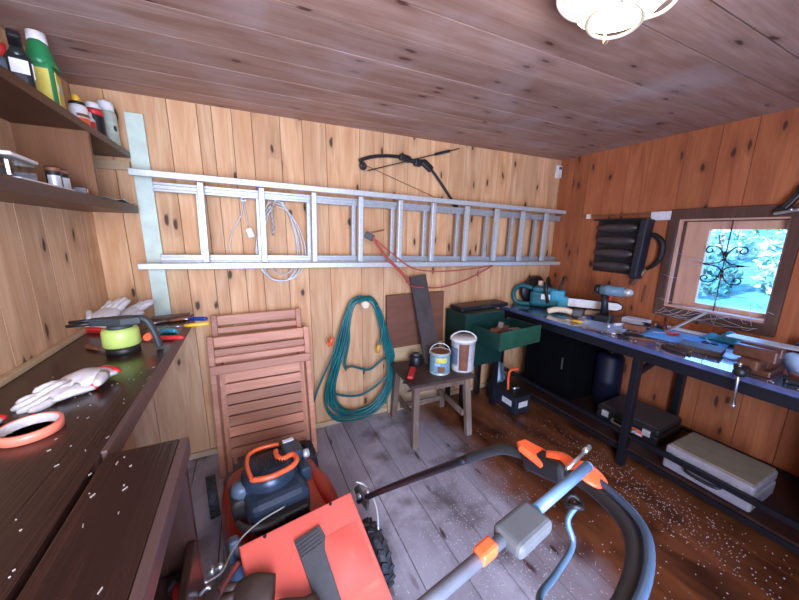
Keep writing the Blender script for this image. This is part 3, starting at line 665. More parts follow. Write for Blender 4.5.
mb = MB(); mb.sheet(lambda u, v: (-.60+.13*u*.7, 1.86+.28*v, LZ+.004+.012*math.sin(3*u+5*v)**2), 8, 12, .001); tag(mb.build('folded_paper', 'white'), 'crumpled white sheet on the lower shelf right of the divider', 'paper', g2)

# ================================================================ left: bench
BZ = 1.03
LB = thing('side_bench', 'long dark wood side bench along the left wall', 'bench', (0, 0, 0))
MB().box((-.525, .66, BZ-.02), (.41, 2.86, .04), bev=.002).build('worktop', 'bench_top', LB)
MB().box((-.316, 1.45, BZ-.022), (.012, 1.28, .050), bev=.003).build('front_edge', 'bench_edge', LB)
MB().box((-.716, .66, BZ+.010), (.022, 2.86, .020), bev=.003).build('back_strip', 'pale_wood', LB)
MB().box((-.70, .66, BZ-.075), (.04, 2.8, .06), bev=.003).build('wall_cleat', 'dark_shelf', LB)
for yy in (1.15, -.6): MB().box((-.68, yy, (BZ-.105)/2), (.05, .05, BZ-.105), bev=.003).build('leg', 'dark_shelf', LB)
CB = thing('low_cabinet', 'dark wood cabinet unit in front of the left bench, open below its top', 'cabinet', (0, 0, 0))
MB().box((-.243, .14, BZ-.014), (.13, 1.32, .028), bev=.002).build('top', 'bench_top', CB)
MB().box((-.168, .14, BZ-.02), (.018, 1.32, .042), bev=.003).build('front_edge', 'bench_edge', CB)
MB().box((-.245, .785, (BZ-.03)/2), (.15, .02, BZ-.03)).build('side_panel', 'cabinet', CB)
MB().box((-.245, -.50, (BZ-.03)/2), (.15, .02, BZ-.03)).build('side_panel', 'cabinet', CB)
MB().box((-.305, .14, (BZ-.03)/2), (.02, 1.26, BZ-.03)).build('back_panel', 'cabinet', CB)
d_ = MB().box((-.178, .47, .40), (.018, .60, .74), bev=.003).build('door', 'cabinet', CB)
mb = MB(); mb.tube(smooth_path([(-.168, .725, .66), (-.145, .725, .665), (-.145, .725, .55), (-.168, .725, .555)], 4), .004, 8); mb.build('handle', 'steel', d_)
MB().box((-.245, .14, .69), (.13, 1.25, .018)).build('shelf', 'cabinet', CB)
t = thing('red_screwdriver', 'short tool with red handle and black grip inside the near cabinet', 'tool', (-.20, .70, .70), R(30)); t.scale = (.8, .8, .8)
MB().cyl((0, -.05, .017), (0, .02, .017), .016, .014).build('handle', 'red', t); MB().cyl((0, .02, .017), (0, .05, .017), .017, .012).build('grip', 'black', t)

# wood chips on the bench tops
random.seed(11)
mb = MB()
for k in range(110):
    x = random.uniform(-.62, -.20); y = random.uniform(.35, 1.35)
    if x > -.32 and y > .78: continue
    mb.box((x, y, BZ+.0014), (random.uniform(.0008, .0018), random.uniform(.0015, .010), .0016), rz(random.uniform(-.9, .3)))
tag(mb.build('wood_chips', plain('splinter', (.42, .36, .32), .8)), 'pale wood splinters scattered over the dark left bench top', 'wood chips', kind='stuff')

def glove(name, label, loc, rot, flip=1, s=1.0, mat='cloth_white'):
    t = thing(name, label, 'glove', loc, rot=rot)
    mb = MB()
    def palm(u, v):
        a = 2*math.pi*v; w_ = (.043+.012*math.sin(math.pi*u))*s; h_ = (.012+.008*math.sin(math.pi*u))*s
        return (-.02*s+.12*s*u, w_*math.cos(a), h_+h_*math.sin(a)+.002*math.sin(9*u+5*a))
    N = 16; rings = []
    for i in range(11):
        rings.append([mb.b.verts.new(palm(i/10, j/N)) for j in range(N)])
    for A_, B_ in zip(rings, rings[1:]):
        for j in range(N): f = mb.b.faces.new((A_[j], A_[(j+1) % N], B_[(j+1) % N], B_[j])); f.smooth = True
    mb.b.faces.new(rings[0]); mb.b.faces.new(rings[-1][::-1])
    for k, (yo, ln, ang) in enumerate(((-.034, .060, -.16), (-.012, .078, -.04), (.011, .074, .06), (.033, .058, .20))):
        d = Vector((math.cos(ang), math.sin(ang), 0)); p0 = Vector((.085, yo, .013))*s
        pts = [p0+d*ln*s*q+Vector((0, 0, (.006*math.sin(q*3.1+k)-.003*q)*s)) for q in (0, .3, .6, .85, 1.0)]
        mb.tube(pts, .01, 10, r_list=[.0135*s, .013*s, .012*s, .0105*s, .005*s])
    d = Vector((.72, flip*.7, 0)); p0 = Vector((.02, flip*.035, .0195))*s
    mb.tube([p0+d*.075*s*q for q in (0, .35, .7, .9, 1)], .01, 10, r_list=[.018*s, .016*s, .013*s, .010*s, .005*s])
    mb.build('palm', mat, t)
    if mat == 'cloth_white':
        MB().lathe([(.044*s, 0), (.045*s, .008*s), (.044*s, .016*s)], sy=.32, rot=Matrix.Rotation(R(-90), 3, 'Y')@rz(R(90)), c=(-.012*s, 0, .0145*s), n=20).build('cuff', 'red', t)
    return t
glove('work_glove', 'white work glove with red cuff lying flat on the left bench front', (-.45, 1.245, BZ+.012), (0, 0, R(232)), 1, .98)
glove('work_glove', 'white work glove under the first one, palm down, red cuff hidden', (-.475, 1.18, BZ+.001), (0, 0, R(218)), -1, .85)
glove('work_glove', 'white glove poking out behind the orange tape roll at the left edge', (-.615, 1.04, BZ+.001), (0, 0, R(250)), 1, .9)
glove('work_glove', 'white and red glove propped against the wall in the left back corner', (-.66, 1.90, BZ+.012), (0, R(-38), R(62)), 1, 1.15)
glove('work_glove', 'white glove with red cuff slumped beside the mint board foot', (-.60, 1.95, BZ+.012), (0, R(-30), R(40)), -1, 1.1)
t = thing('tape_roll', 'salmon orange ring of adhesive tape lying on the left bench', 'tape', (-.494, .965, BZ+.001), 0)
mb = MB(); mb.lathe([(.049, 0), (.056, .001), (.056, .022), (.049, .023), (.049, .0)], n=40); mb.build('tape_ring', 'salmon', t)
MB().lathe([(.0475, .0), (.0488, .0), (.0488, .022), (.0475, .022), (.0475, 0)], n=40).build('core', 'cloth_white', t)

# lime green sprayer with black head
t = thing('garden_sprayer', 'lime green pot with a dark grey twin-prong head and curved handle', 'sprayer', (-.475, 1.53, BZ), R(-8)); t.scale = (.90, .90, 1.0)
MB().lathe([(0, 0), (.058, 0), (.060, .004), (.058, .028), (0, .028)]).build('base', 'black', t)
MB().lathe([(.0, .028), (.062, .028), (.066, .034), (.064, .085), (.058, .098), (0, .098)]).build('pot', 'lime', t)
mb = MB(); mb.lathe([(.0, .098), (.045, .098), (.040, .112), (0, .113)]); mb.prism([(-.10, -.012), (.02, -.035), (.085, -.022), (.085, .022), (.02, .035), (-.10, .012)], .03, Matrix.Translation((0, 0, .11)), .006)
mb.tube(smooth_path([(.05, 0, .128), (.085, 0, .130), (.108, 0, .11), (.125, 0, .06), (.135, 0, .008)], 5), .016, 10, flat=.8)
mb.build('head', plain('head_grey', (.035, .045, .05), .5), t)
mb = MB(); 
for yy in (-.008, .012): mb.cyl((-.09, yy, .125+yy*.4), (-.175, yy, .12+yy*.5), .008, .006, 10)
mb.build('prong', 'black', t)
mb = MB(); mb.cyl((.10, .02, .055), (.10, -.02, .055), .014); mb.build('knob', 'orange', t)

def bar_tool(name, label, p0, p1, z, r, hmat, tip_mat='steel', frac=.45, cat='tool', grp='hand tools on the left bench end'):
    t = thing(name, label, cat, ((p0[0]+p1[0])/2, (p0[1]+p1[1])/2, z), 0, grp)
    a = Vector((p0[0], p0[1], 0))-Vector(t.location)*1; a.z = r; b = Vector((p1[0], p1[1], 0))-Vector(t.location); b.z = r
    m_ = a.lerp(b, frac)
    MB().tube([a, a.lerp(m_, .15), a.lerp(m_, .8), m_], r, 10, r_list=[r*.7, r, r*.9, r*.6]).build('handle', hmat, t)
    MB().cyl(m_, b, r*.38, r*.3, 8).build('shaft', tip_mat, t); return t
bar_tool('screwdriver', 'blue-handled tool overhanging the far end of the left bench', (-.225, 1.90), (-.37, 1.955), BZ, .012, 'blue', frac=.6)
bar_tool('chisel', 'yellow-handled chisel overhanging the bench end beside the blue tool', (-.205, 1.80), (-.38, 1.80), BZ, .011, 'yellow', frac=.62)
bar_tool('pliers', 'light blue gripped pliers behind the sprayer handle', (-.33, 1.71), (-.46, 1.80), BZ, .012, 'teal_light', frac=.55)
bar_tool('screwdriver', 'long red-handled screwdriver lying nearest the sprayer handle', (-.285, 1.60), (-.50, 1.68), BZ, .010, 'red', 'red', frac=.5)
bar_tool('screwdriver', 'pale wooden-handled tool with a silver tip left of the sprayer', (-.62, 1.63), (-.52, 1.52), BZ, .009, 'brown', frac=.55)
bar_tool('file', 'brown-handled file lying at the back of the left bench', (-.30, 1.97), (-.50, 1.90), BZ, .011, 'brown', frac=.5)
tag(MB().box((-.40, 2.00, BZ+.012), (.17, .07, .022), rz(.1), .003).build('wood_block', 'dark_shelf'), 'flat dark offcut of wood at the far end of the left bench', 'wood', 'hand tools on the left bench end')

# ================================================================ right bench
TZ = .84; BX = 2.12
RB = thing('workbench', 'long black steel-framed workbench under the window', 'workbench', (0, 0, 0))
M['work_top'] = plain('work_top', (.07, .10, .22), .16, 0, .4, 9, spec=1.0, coat=1.0)
MB().box(((BX+XR-.03)/2, 1.0, TZ-.015), (XR-.03-BX, 2.46, .03), bev=.003).build('worktop', 'work_top', RB)
mb = MB()
mb.box((BX+.015, 1.0, TZ-.06), (.03, 2.44, .06), bev=.002); mb.box((XR-.05, 1.0, TZ-.06), (.03, 2.44, .06), bev=.002)
for yy in (-.19, .28, 1.0, 1.6, 2.2): mb.box(((BX+XR)/2-.02, yy, TZ-.06), (.60, .03, .055))
mb.beam((BX+.03, 1.03, .64), (XR-.07, 1.03, .79), .03, .03)
mb.box((BX+.015, .98, .235), (.028, 2.3, .028)); mb.box((XR-.05, .98, .135), (.028, 2.3, .028)); mb.box((BX+.03, .98, .105), (.02, 2.3, .028))
mb.build('frame', 'black_metal', RB)
for xx in (BX+.02, XR-.06):
    for yy in (2.18, 1.02, -.17):
        MB().box((xx, yy, (TZ-.09)/2), (.045, .045, TZ-.09), bev=.004).build('leg', 'black_metal', RB)
for yy in (.28,): MB().box((XR-.06, yy, (TZ-.09)/2), (.05, .05, TZ-.09), bev=.004).build('leg', 'black_metal', RB)
MB().box(((BX+XR)/2-.015, .98, .128), (XR-BX-.09, 2.3, .016)).build('lower_shelf', 'cabinet', RB)

MB().box((2.45, .20, .44), (.60, .02, .60), bev=.003).build('end_panel', 'black_metal', RB)
# black cabinet and blue drum under it
M['black_matte'] = plain('black_matte', (.004, .004, .005), .95, spec=.02)
t = thing('under_bench_cabinet', 'tall black steel cabinet under the far end of the workbench', 'cabinet', (2.50, 1.77, .137))
MB().box((0, 0, .29), (.46, .44, .58), bev=.004).build('body', 'black_matte', t); MB().box((-.235, 0, .29), (.01, .43, .55), bev=.003).build('door', 'black_matte', t); 
mb = MB(); mb.box((-.245, -.16, .33), (.012, .012, .10), bev=.003); mb.build('handle', 'peg_grey', t)
t = thing('blue_drum', 'dark blue plastic drum beside the black cabinet under the bench', 'drum', (2.60, 1.435, .137)); t.scale = (.82, .82, 1)
MB().lathe([(0, 0), (.115, 0), (.12, .01), (.12, .19), (.124, .2), (.12, .21), (.12, .40), (.09, .43), (0, .43)]).build('body', plain('drum_blue', (.004, .007, .025), .5), t); MB().lathe([(.035, .43), (.035, .45), (0, .45)]).build('cap', 'black', t)

def hard_case(name, label, loc, rzz, L_, W_, H_, mb_mat, top_mat, latch_mat, handle_mat):
    t = thing(name, label, 'case', loc, rzz)
    MB().box((0, 0, H_*.30), (W_, L_, H_*.60), bev=.014, seg=3).build('body', mb_mat, t)
    ld = MB().box((0, 0, H_*.80), (W_*.99, L_*.99, H_*.38), bev=.014, seg=3).build('lid', mb_mat, t)
    MB().box((.006, 0, H_*.995), (W_*.90, L_*.93, .010), bev=.003).build('lid_panel', top_mat, ld)
    for sy in (-1, 1): MB().box((-W_/2-.004, sy*L_*.33, H_*.62), (.012, .045, .045), bev=.003).build('latch', latch_mat, t)
    mb = MB(); mb.tube(smooth_path([(-W_/2, -.075, H_*.5), (-W_/2-.028, -.065, H_*.42), (-W_/2-.03, 0, H_*.38), (-W_/2-.028, .065, H_*.42), (-W_/2, .075, H_*.5)], 4), .009, 8); mb.build('handle', handle_mat, t)
    return t
hard_case('tool_case', 'grey hard tool case with brown top panel under the right of the workbench', (2.315, .625, .137), 0, .38, .30, .148, 'case_grey', 'case_top', 'alu_dark', 'black')
t = hard_case('power_tool_case', 'black hard tool case with silver latches behind the bench leg', (2.47, 1.12, .137), R(3), .40, .34, .12, 'black', 'peg_grey', 'alu', 'alu_dark')
MB().box((-.172, -.08, .05), (.004, .07, .04)).build('label', 'orange', t); MB().box((-.173, -.08, .038), (.004, .06, .014)).build('label_text', 'white', t)
# dark crate with white tag, and clutter on it
t = thing('storage_crate', 'dark blue-black storage box with white tag on the floor by the green cabinet', 'box', (2.015, 1.93, 0), 0)
mb = MB(); mb.box((0, 0, .075), (.17, .36, .15), bev=.006); mb.build('body', plain('crate_dark', (.015, .02, .035), .5), t); MB().box((0, 0, .157), (.18, .37, .014), bev=.004).build('lid', 'black', t); MB().box((-.0, -.1815, .08), (.10, .003, .05)).build('label', 'cloth_white', t); MB().box((-.0865, -.08, .08), (.003, .11, .05)).build('label', 'cloth_white', t)
t = thing('orange_clamp', 'orange U-shaped clamp on the dark storage box', 'clamp', (2.0, 1.86, .166), R(-10))
mb = MB(); mb.tube(smooth_path([(-.05, 0, .01), (-.055, 0, .15), (-.03, 0, .19), (.04, 0, .19)], 4), .011, 8); mb.build('frame', 'orange', t); MB().cyl((.0, -.0, .011), (.06, 0, .011), .01).build('screw', 'steel', t)
mb = MB(); mb.sheet(lambda u, v: (1.94+.12*u+.02*v, 2.01+.06*v+.01*math.sin(9*u), .172+.20*v*(1-.3*u)+.01*math.sin(12*u+2)), 10, 8, .004)
tag(mb.build('grey_rag', 'dusty_blue'), 'grey-blue stiff rag standing behind the orange clamp', 'rag')

# green steel drawer unit
G = thing('green_drawer_cabinet', 'dark green steel cabinet on legs with its top drawer pulled out', 'cabinet', (0, 0, 0))
MB().box((1.71, 2.08, .645), (.40, .28, .45), bev=.004).build('body', 'green_dark', G)
for xx, yy in ((1.54, 1.97), (1.88, 1.97), (1.54, 2.19), (1.88, 2.19)): MB().box((xx, yy, .21), (.04, .04, .42)).build('leg', 'black_metal', G)
dr = thing('drawer', None, None, (1.80, 1.80, .665), R(5)); dr.parent = G
mb = MB(); mb.box((0, 0, .008), (.44, .29, .012)); mb.box((-.218, 0, .065), (.012, .29, .125)); mb.box((.218, 0, .065), (.012, .29, .125)); mb.box((0, .143, .065), (.44, .008, .12)); mb.build('drawer_tray', 'green_dark', dr)
MB().box((0, -.146, .07), (.45, .012, .14), bev=.003).build('drawer_front', 'green_metal', dr)
gd = 'tools lying in the green drawer'
def in_drawer(name, label, cat, x, y, z, a, fn): t = thing(name, label, cat, (1.80+x, 1.80+y, .665+z), a, gd); fn(t); return t
in_drawer('wood_plane', 'brown wooden plane lying in the open green drawer', 'plane', -.07, .0, .068, R(20), lambda t: (MB().box((0, 0, .025), (.22, .055, .05), bev=.004).build('body', 'brown', t), MB().box((.02, 0, .065), (.012, .04, .05), ry(.5)).build('blade', 'steel', t)))
in_drawer('saw', 'small saw with pale wooden handle in the open green drawer', 'saw', .08, .04, .07, R(-5), lambda t: (MB().box((.0, 0, .005), (.20, .05, .003)).build('blade', 'alu_dark', t), MB().box((-.13, 0, .014), (.08, .05, .024), bev=.008).build('handle', 'pale_wood', t)))
in_drawer('mallet', 'brown mallet with light handle at the front of the green drawer', 'mallet', .02, -.085, .066, R(15), lambda t: (MB().box((-.07, 0, .03), (.07, .045, .05), bev=.006).build('head', 'leather', t), MB().cyl((-.06, 0, .03), (.13, 0, .024), .010).build('handle', 'pale_wood', t)))
MB().box((0, 0, .04), (.40, .25, .046)).build('drawer_liner', 'black', dr)
t = thing('saw_case', 'long flat black case lying on the green cabinet', 'case', (1.80, 2.13, .87), R(2)); t.scale = (1, 1, .7)
MB().box((0, 0, .025), (.52, .16, .05), bev=.008).build('shell', 'black', t); MB().box((0, -.082, .03), (.10, .01, .02), bev=.004).build('handle', 'peg_grey', t); MB().box((-.05, .01, .052), (.36, .02, .004)).build('trim', 'brown', t)

# ---------------------------------------------------------------- things on the right bench
gB = 'tools and papers on the workbench'
# chainsaw
t = thing('chainsaw', 'teal chainsaw with black handles on the far corner of the workbench', 'chainsaw', (2.44, 1.98, TZ), R(-55)); t.scale = (1.22, 1.22, 1.32)
mb = MB(); mb.box((0, 0, .065), (.22, .13, .11), bev=.025, seg=3); mb.box((-.02, 0, .125), (.15, .10, .05), bev=.02, seg=3); mb.build('body', 'teal', t)
mb = MB(); mb.box((.075, -.03, .10), (.10, .09, .08), bev=.02, seg=3); mb.box((.115, -.05, .06), (.07, .04, .08), bev=.012); mb.build('cover', 'teal_light', t)
mb = MB(); mb.tube(smooth_path([(-.10, 0, .13), (-.19, 0, .14), (-.235, 0, .09), (-.21, 0, .02), (-.10, 0, .018)], 5), .016, 10); mb.build('rear_handle', 'teal', t)
mb = MB(); mb.tube(smooth_path([(.02, -.08, .05), (.0, -.095, .14), (.0, -.05, .20), (.0, .05, .20), (.01, .085, .13), (.02, .08, .05)], 5), .011, 10); mb.build('front_handle', 'black', t)
mb = MB(); mb.tube(smooth_path([(.08, -.06, .13), (.10, -.05, .21), (.10, .05, .21), (.08, .07, .13)], 5), .008, 8); mb.box((.10, 0, .20), (.015, .10, .04), bev=.005); mb.build('hand_guard', 'black', t)
mb = MB(); mb.prism([(.10, -.028), (.44, -.022), (.465, -.010), (.465, .010), (.44, .022), (.10, .028)], .006, Matrix.Translation((0, -.055, .065))@Matrix.Rotation(R(90), 4, 'X')); mb.build('guide_bar', 'white', t)
mb = MB(); mb.tube([(x, -.058, .065+z) for x, z in ((.10, .030), (.44, .026), (.468, .012), (.472, 0), (.468, -.012), (.44, -.026), (.10, -.030))], .004, 5); mb.build('chain', 'iron', t)
MB().box((.0, -.067, .085), (.06, .003, .035)).build('label', 'white', t); MB().cyl((-.05, .04, .14), (-.05, .04, .18), .02).build('fuel_cap', 'cream', t)
t = thing('helmet', 'black leather tool pouch lying behind the chainsaw against the wall', 'pouch', (2.50, 2.18, TZ)); t.scale = (1.25, .9, 1.25); t.name = 'tool_pouch'
mb = MB(); mb.sphere((0, 0, .10), .10, (1.35, .55, 1.0)); mb.build('body', 'black', t); mb = MB(); mb.tube(smooth_path([(-.09, 0, .16), (-.05, 0, .20), (.05, 0, .20), (.09, 0, .16)], 4), .009, 8); mb.build('strap', 'leather', t)
# drill
t = thing('cordless_drill', 'blue-grey cordless drill standing on its black battery', 'drill', (2.47, 1.45, TZ), R(-72)); t.scale = (1.15, 1.3, 1.15)
MB().box((-.01, 0, .025), (.10, .075, .05), bev=.010, seg=3).build('battery', 'black', t)
mb = MB(); mb.tube([(-.01, 0, .05), (-.015, 0, .12), (-.025, 0, .19)], .02, 12, r_list=[.024, .019, .023], flat=1.1); mb.build('grip', 'black', t)
mb = MB(); mb.cyl((-.05, 0, .215), (.08, 0, .215), .034, .032); mb.sphere((-.005, 0, .215), .034, (1.7, 1.0, 1.05)); mb.build('motor_housing', plain('drill_body', (.15, .26, .34), .35), t)
MB().cyl((-.052, 0, .215), (-.085, 0, .215), .036, .028).build('rear_cap', 'black', t)
mb = MB(); mb.lathe([(.026, 0), (.024, .03), (.016, .045), (.008, .05), (0, .05)], c=(.08, 0, .215), rot=ry(R(90))); mb.build('chuck', 'alu', t); MB().box((.012, 0, .165), (.012, .014, .03), bev=.004).build('trigger', 'red', t)
# white-handled power tool
t = thing('angle_grinder', 'off-white handled angle grinder lying between the chainsaw and the drill', 'grinder', (2.34, 1.70, TZ), R(-55))
mb = MB(); mb.tube(smooth_path([(-.13, 0, .022), (-.07, 0, .045), (.0, 0, .048), (.05, 0, .035)], 4), .024, 12); mb.build('handle', 'cream', t); mb = MB(); mb.box((.09, 0, .035), (.08, .06, .06), bev=.012); mb.build('gear_head', 'grey_plastic', t); MB().cyl((.11, 0, .002), (.11, 0, .008), .055).build('disc', 'brown', t)
for nm, lb, cat, x, y, a, sz, mt in (
    ('wood_offcut', 'pale wood offcut lying against the drill battery', 'wood', 2.58, 1.62, .3, (.06, .11, .035), 'pale_wood'),
    ('brown_block', 'chunky reddish brown wooden block right of the drill', 'wood', 2.44, 1.22, .35, (.05, .13, .04), 'brown'),
    ('white_box', 'low white cardboard box at the wall behind the brown block', 'box', 2.66, 1.33, .1, (.10, .16, .035), 'cloth_white'),
    ('ledger_book', 'thick dark brown book lying near the bench front by the window', 'book', 2.36, .82, .2, (.14, .19, .032), 'leather'),
    ('rasp', 'flat dark file lying along the front of the bench', 'file', 2.25, 1.08, .5, (.02, .17, .01), 'brown')):
    tag(MB().box((x, y, TZ+sz[2]/2+.0005), sz, rz(a), .004).build(nm, mt), lb, cat, gB)
for nm, lb, x, y, a, sx, sy, mt in (
    ('paper_sheet', 'large pale sheet spread on the bench in front of the drill', 2.33, 1.38, .3, .26, .30, 'paper'),
    ('paper_sheet', 'wide pale sheet coloured with blue window light, spread on the bench below the window', 2.56, .98, .15, .34, .40, 'paper_window_tint'),
    ('paper_sheet', 'small white sheet under the brown book near the bench front', 2.45, .76, -.2, .18, .22, 'paper'),
    ('paper_sheet', 'plastic sheet with blue window light put into its colour at the near end of the bench beside the vise', 2.50, .30, .1, .40, .22, 'paper_window_tint')):
    mb = MB(); ph = random.random()*6
    mb.sheet(lambda u, v: (sx*(u-.5), sy*(v-.5), .0015+.0035*(1+math.sin(5*u+4*v+ph))*u*(1-u)*4), 10, 10, .0006)
    tag(mb.build(nm, mt, None, (x, y, TZ), (0, 0, a)), lb, 'paper', gB)
def flat_tool(nm, lb, cat, x, y, a, poly_head, h_len, hm, hw=.012, z=.0):
    t = thing(nm, lb, cat, (x, y, TZ+z), a, gB)
    MB().prism(poly_head, .009, Matrix.Translation((0, 0, .002)), .0015).build('head', 'steel', t)
    for s_ in ((-1, 1) if hm else ()):
        MB().tube(smooth_path([(0, s_*.008, .008), (-.04, s_*.022, .009), (-h_len, s_*.018, .008)], 4), hw/2, 8).build('handle', hm, t)
    return t
PH = [(-.012, -.014), (.012, -.016), (.05, -.004), (.05, .004), (.012, .016), (-.012, .014)]
flat_tool('pliers', 'steel pliers with black grips at the bench front edge', 'pliers', 2.27, 1.20, R(100), PH, .12, 'black', z=.001)
flat_tool('pliers', 'red-gripped pliers beside the brown block under the window', 'pliers', 2.60, 1.10, R(200), PH, .11, 'red', z=.008)
flat_tool('pliers', 'blue-gripped pliers left of the drill', 'pliers', 2.42, 1.58, R(150), PH, .11, 'blue', z=.001)
flat_tool('secateurs', 'open secateurs with dark curved grips near the bench front', 'secateurs', 2.24, .95, R(75), PH, .14, 'leather', .018, .001)
t = thing('spanner', 'bare steel spanner lying flat in front of the paper sheet', 'spanner', (2.20, 1.33, TZ), R(110), gB)
MB().box((0, 0, .004), (.15, .012, .006), bev=.002).build('shank', 'steel', t); MB().prism([(.07, -.016), (.095, -.014), (.088, 0), (.095, .014), (.07, .016), (.06, 0)], .007).build('jaw', 'steel', t)
t = thing('hammer', 'hammer with pale handle and dark head lying by the drill', 'hammer', (2.52, 1.29, TZ), R(-20), gB)
MB().cyl((-.13, 0, .015), (.10, 0, .018), .011, .009).build('handle', 'white', t); MB().box((.11, 0, .018), (.026, .09, .026), bev=.005).build('head', 'iron', t)
t = thing('tape_measure', 'red and black tape roll in front of the white box', 'tape', (2.68, 1.17, TZ), .4, gB)
MB().cyl((0, 0, 0), (0, 0, .028), .03).build('case', 'black', t); MB().cyl((0, 0, .028), (0, 0, .030), .02).build('disc', 'red', t)
bar = MB(); bar.beam((2.62, 1.10, TZ+.01), (2.755, .965, 1.0), .022, .008); tag(bar.build('steel_ruler', 'alu'), 'pale steel strip leaning from the bench up to the window sill', 'ruler', gB)
bar = MB(); bar.beam((2.70, 1.22, TZ+.014), (2.72, .86, TZ+.014), .03, .02, .004); tag(bar.build('spirit_level', 'cloth_white'), 'pale bar lying along the wall under the window', 'level', gB)
mb = MB(); mb.sheet(lambda u, v: (2.64+.11*u, .70+.24*v, TZ+.012+.05*math.sin(math.pi*u)*math.sin(math.pi*v)*(1+.4*math.sin(14*v+3*u))), 12, 20, .003)
tag(mb.build('teal_cloth', 'teal_light'), 'crumpled teal cloth behind the vise under the window', 'cloth', gB)
def stick(nm, lb, cat, x, y, a, L_, rad, hm, sm, z=.0):
    t = thing(nm, lb, cat, (x, y, TZ+z), a, gB)
    MB().tube([(-L_/2, 0, rad), (-L_*.42, 0, rad), (-L_*.1, 0, rad), (-L_*.02, 0, rad)], rad, 10, r_list=[rad*.7, rad, rad*.9, rad*.6]).build('handle', hm, t)
    MB().cyl((-L_*.02, 0, rad), (L_/2, 0, rad), rad*.35, rad*.3, 8).build('shaft', sm, t)
stick('screwdriver', 'yellow-handled screwdriver on the bench front before the grinder', 'screwdriver', 2.22, 1.56, 1.9, .17, .011, 'yellow', 'steel')
stick('screwdriver', 'black-handled screwdriver between the sheet and the bench front edge', 'screwdriver', 2.19, 1.20, 1.7, .16, .010, 'black', 'steel')
stick('chisel', 'pale-handled chisel lying across the sheet before the drill', 'chisel', 2.36, 1.36, .6, .19, .011, 'cloth_white', 'steel', .009)
stick('screwdriver', 'red-handled screwdriver lying on the sheet below the window', 'screwdriver', 2.50, 1.06, 2.4, .15, .010, 'red', 'steel', .009)
stick('file', 'long grey file on the sheet below the window, near the book', 'file', 2.46, .93, .9, .22, .008, 'dark_shelf', 'alu_dark', .009)
t = thing('wire_coil', 'small coil of silver wire on the bench between the chainsaw bar and the drill', 'wire', (2.30, 1.50, TZ), 0, gB)
mb = MB(); mb.tube([((.045+.003*math.sin(k*.9))*math.cos(k*.4), (.045+.003*math.sin(k*.9))*math.sin(k*.4), .004+.0004*k) for k in range(48)], .0018, 5); mb.build('coil', 'alu', t)
t = thing('scissors', 'steel scissors with black finger loops on the window-tinted sheet', 'scissors', (2.60, .88, TZ+.009), .5, gB)
mb = MB()
for q in (-1, 1):
    mb.tube([(-.07+.022*math.cos(k*.5), q*.022+.014*math.sin(k*.5), .004) for k in range(13)], .004, 6, True)
mb.build('finger_loops', 'black', t); mb = MB(); mb.prism([(-.05, -.012), (.09, .002), (-.05, .004)], .003); mb.prism([(-.05, .012), (.09, -.002), (-.05, -.004)], .003, Matrix.Translation((0, 0, .003))); mb.build('blades', 'steel', t)
# vise
V = thing('bench_vise', 'old brown bench vise with a hanging steel bar at the bench front', 'vise', (2.24, .56, TZ))
mb = MB(); mb.box((.04, 0, .015), (.18, .13, .03), bev=.006); mb.box((.05, 0, .065), (.15, .11, .09), bev=.035, seg=4); mb.box((.02, 0, .115), (.045, .15, .05), bev=.008); mb.build('body', plain('vise_brown', (.12, .045, .025), .4, .2, .3, 20), V)
mb = MB(); mb.box((-.06, 0, .055), (.10, .08, .06), bev=.015, seg=3); mb.box((-.045, 0, .105), (.04, .15, .06), bev=.008); mb.build('front_jaw', plain('vise_brown', (.12, .045, .025), .4, .2, .3, 20), V)
mb = MB(); mb.cyl((-.10, 0, .035), (-.165, 0, .030), .018); mb.sphere((-.168, 0, .03), .026); mb.build('screw', 'black', V)
mb = MB(); mb.cyl((-.168, .008, .065), (-.172, -.004, -.14), .0055, n=10); mb.sphere((-.172, -.004, -.142), .010); mb.sphere((-.168, .008, .068), .010); mb.build('handle_bar', 'steel', V)
for k, lb in enumerate(('nearest the wall', 'in the middle', 'nearest the bench front')):
    bar = MB(); bar.beam((2.34-.032*k, .70, TZ+.142), (2.36-.032*k, .37, TZ+.142), .018, .005); tag(bar.build('steel_strip', 'alu'), 'bright steel strip laid across the vise jaws, ' + lb, 'metal strip', 'steel strips on the vise')
t = thing('white_container', 'round white plastic lid standing on edge right of the vise', 'lid', (2.36, .475, TZ+.055), rot=(0, R(75), R(-30)))
MB().lathe([(0, 0), (.05, 0), (.052, .006), (.052, .02), (.046, .022), (0, .020)]).build('lid', 'paper', t)
t = thing('spray_tin', 'black tin standing at the wall right of the vise', 'tin', (2.68, .52, TZ)); MB().lathe([(0, 0), (.03, 0), (.031, .08), (.02, .10), (0, .10)]).build('body', 'black', t); MB().lathe([(.016, .10), (.015, .12), (0, .12)]).build('cap', 'red', t)
t = thing('glue_gun', 'brown and black small tool at the near bench front', 'tool', (2.25, .42, TZ), R(40)); MB().box((0, 0, .02), (.10, .035, .035), bev=.008).build('body', 'brown', t); MB().box((-.03, .03, .012), (.025, .07, .022), bev=.006).build('handle', 'black', t)
# shavings on bench
random.seed(5); mb = MB()
for k in range(160): mb.box((random.uniform(2.15, 2.72), random.uniform(.3, 1.9), TZ+.0012), (random.uniform(.002, .006), random.uniform(.002, .01), .0014), rz(random.uniform(0, 3)))
tag(mb.build('bench_shavings', 'cloth_white'), 'pale shavings strewn over the workbench top', 'shavings', kind='stuff')

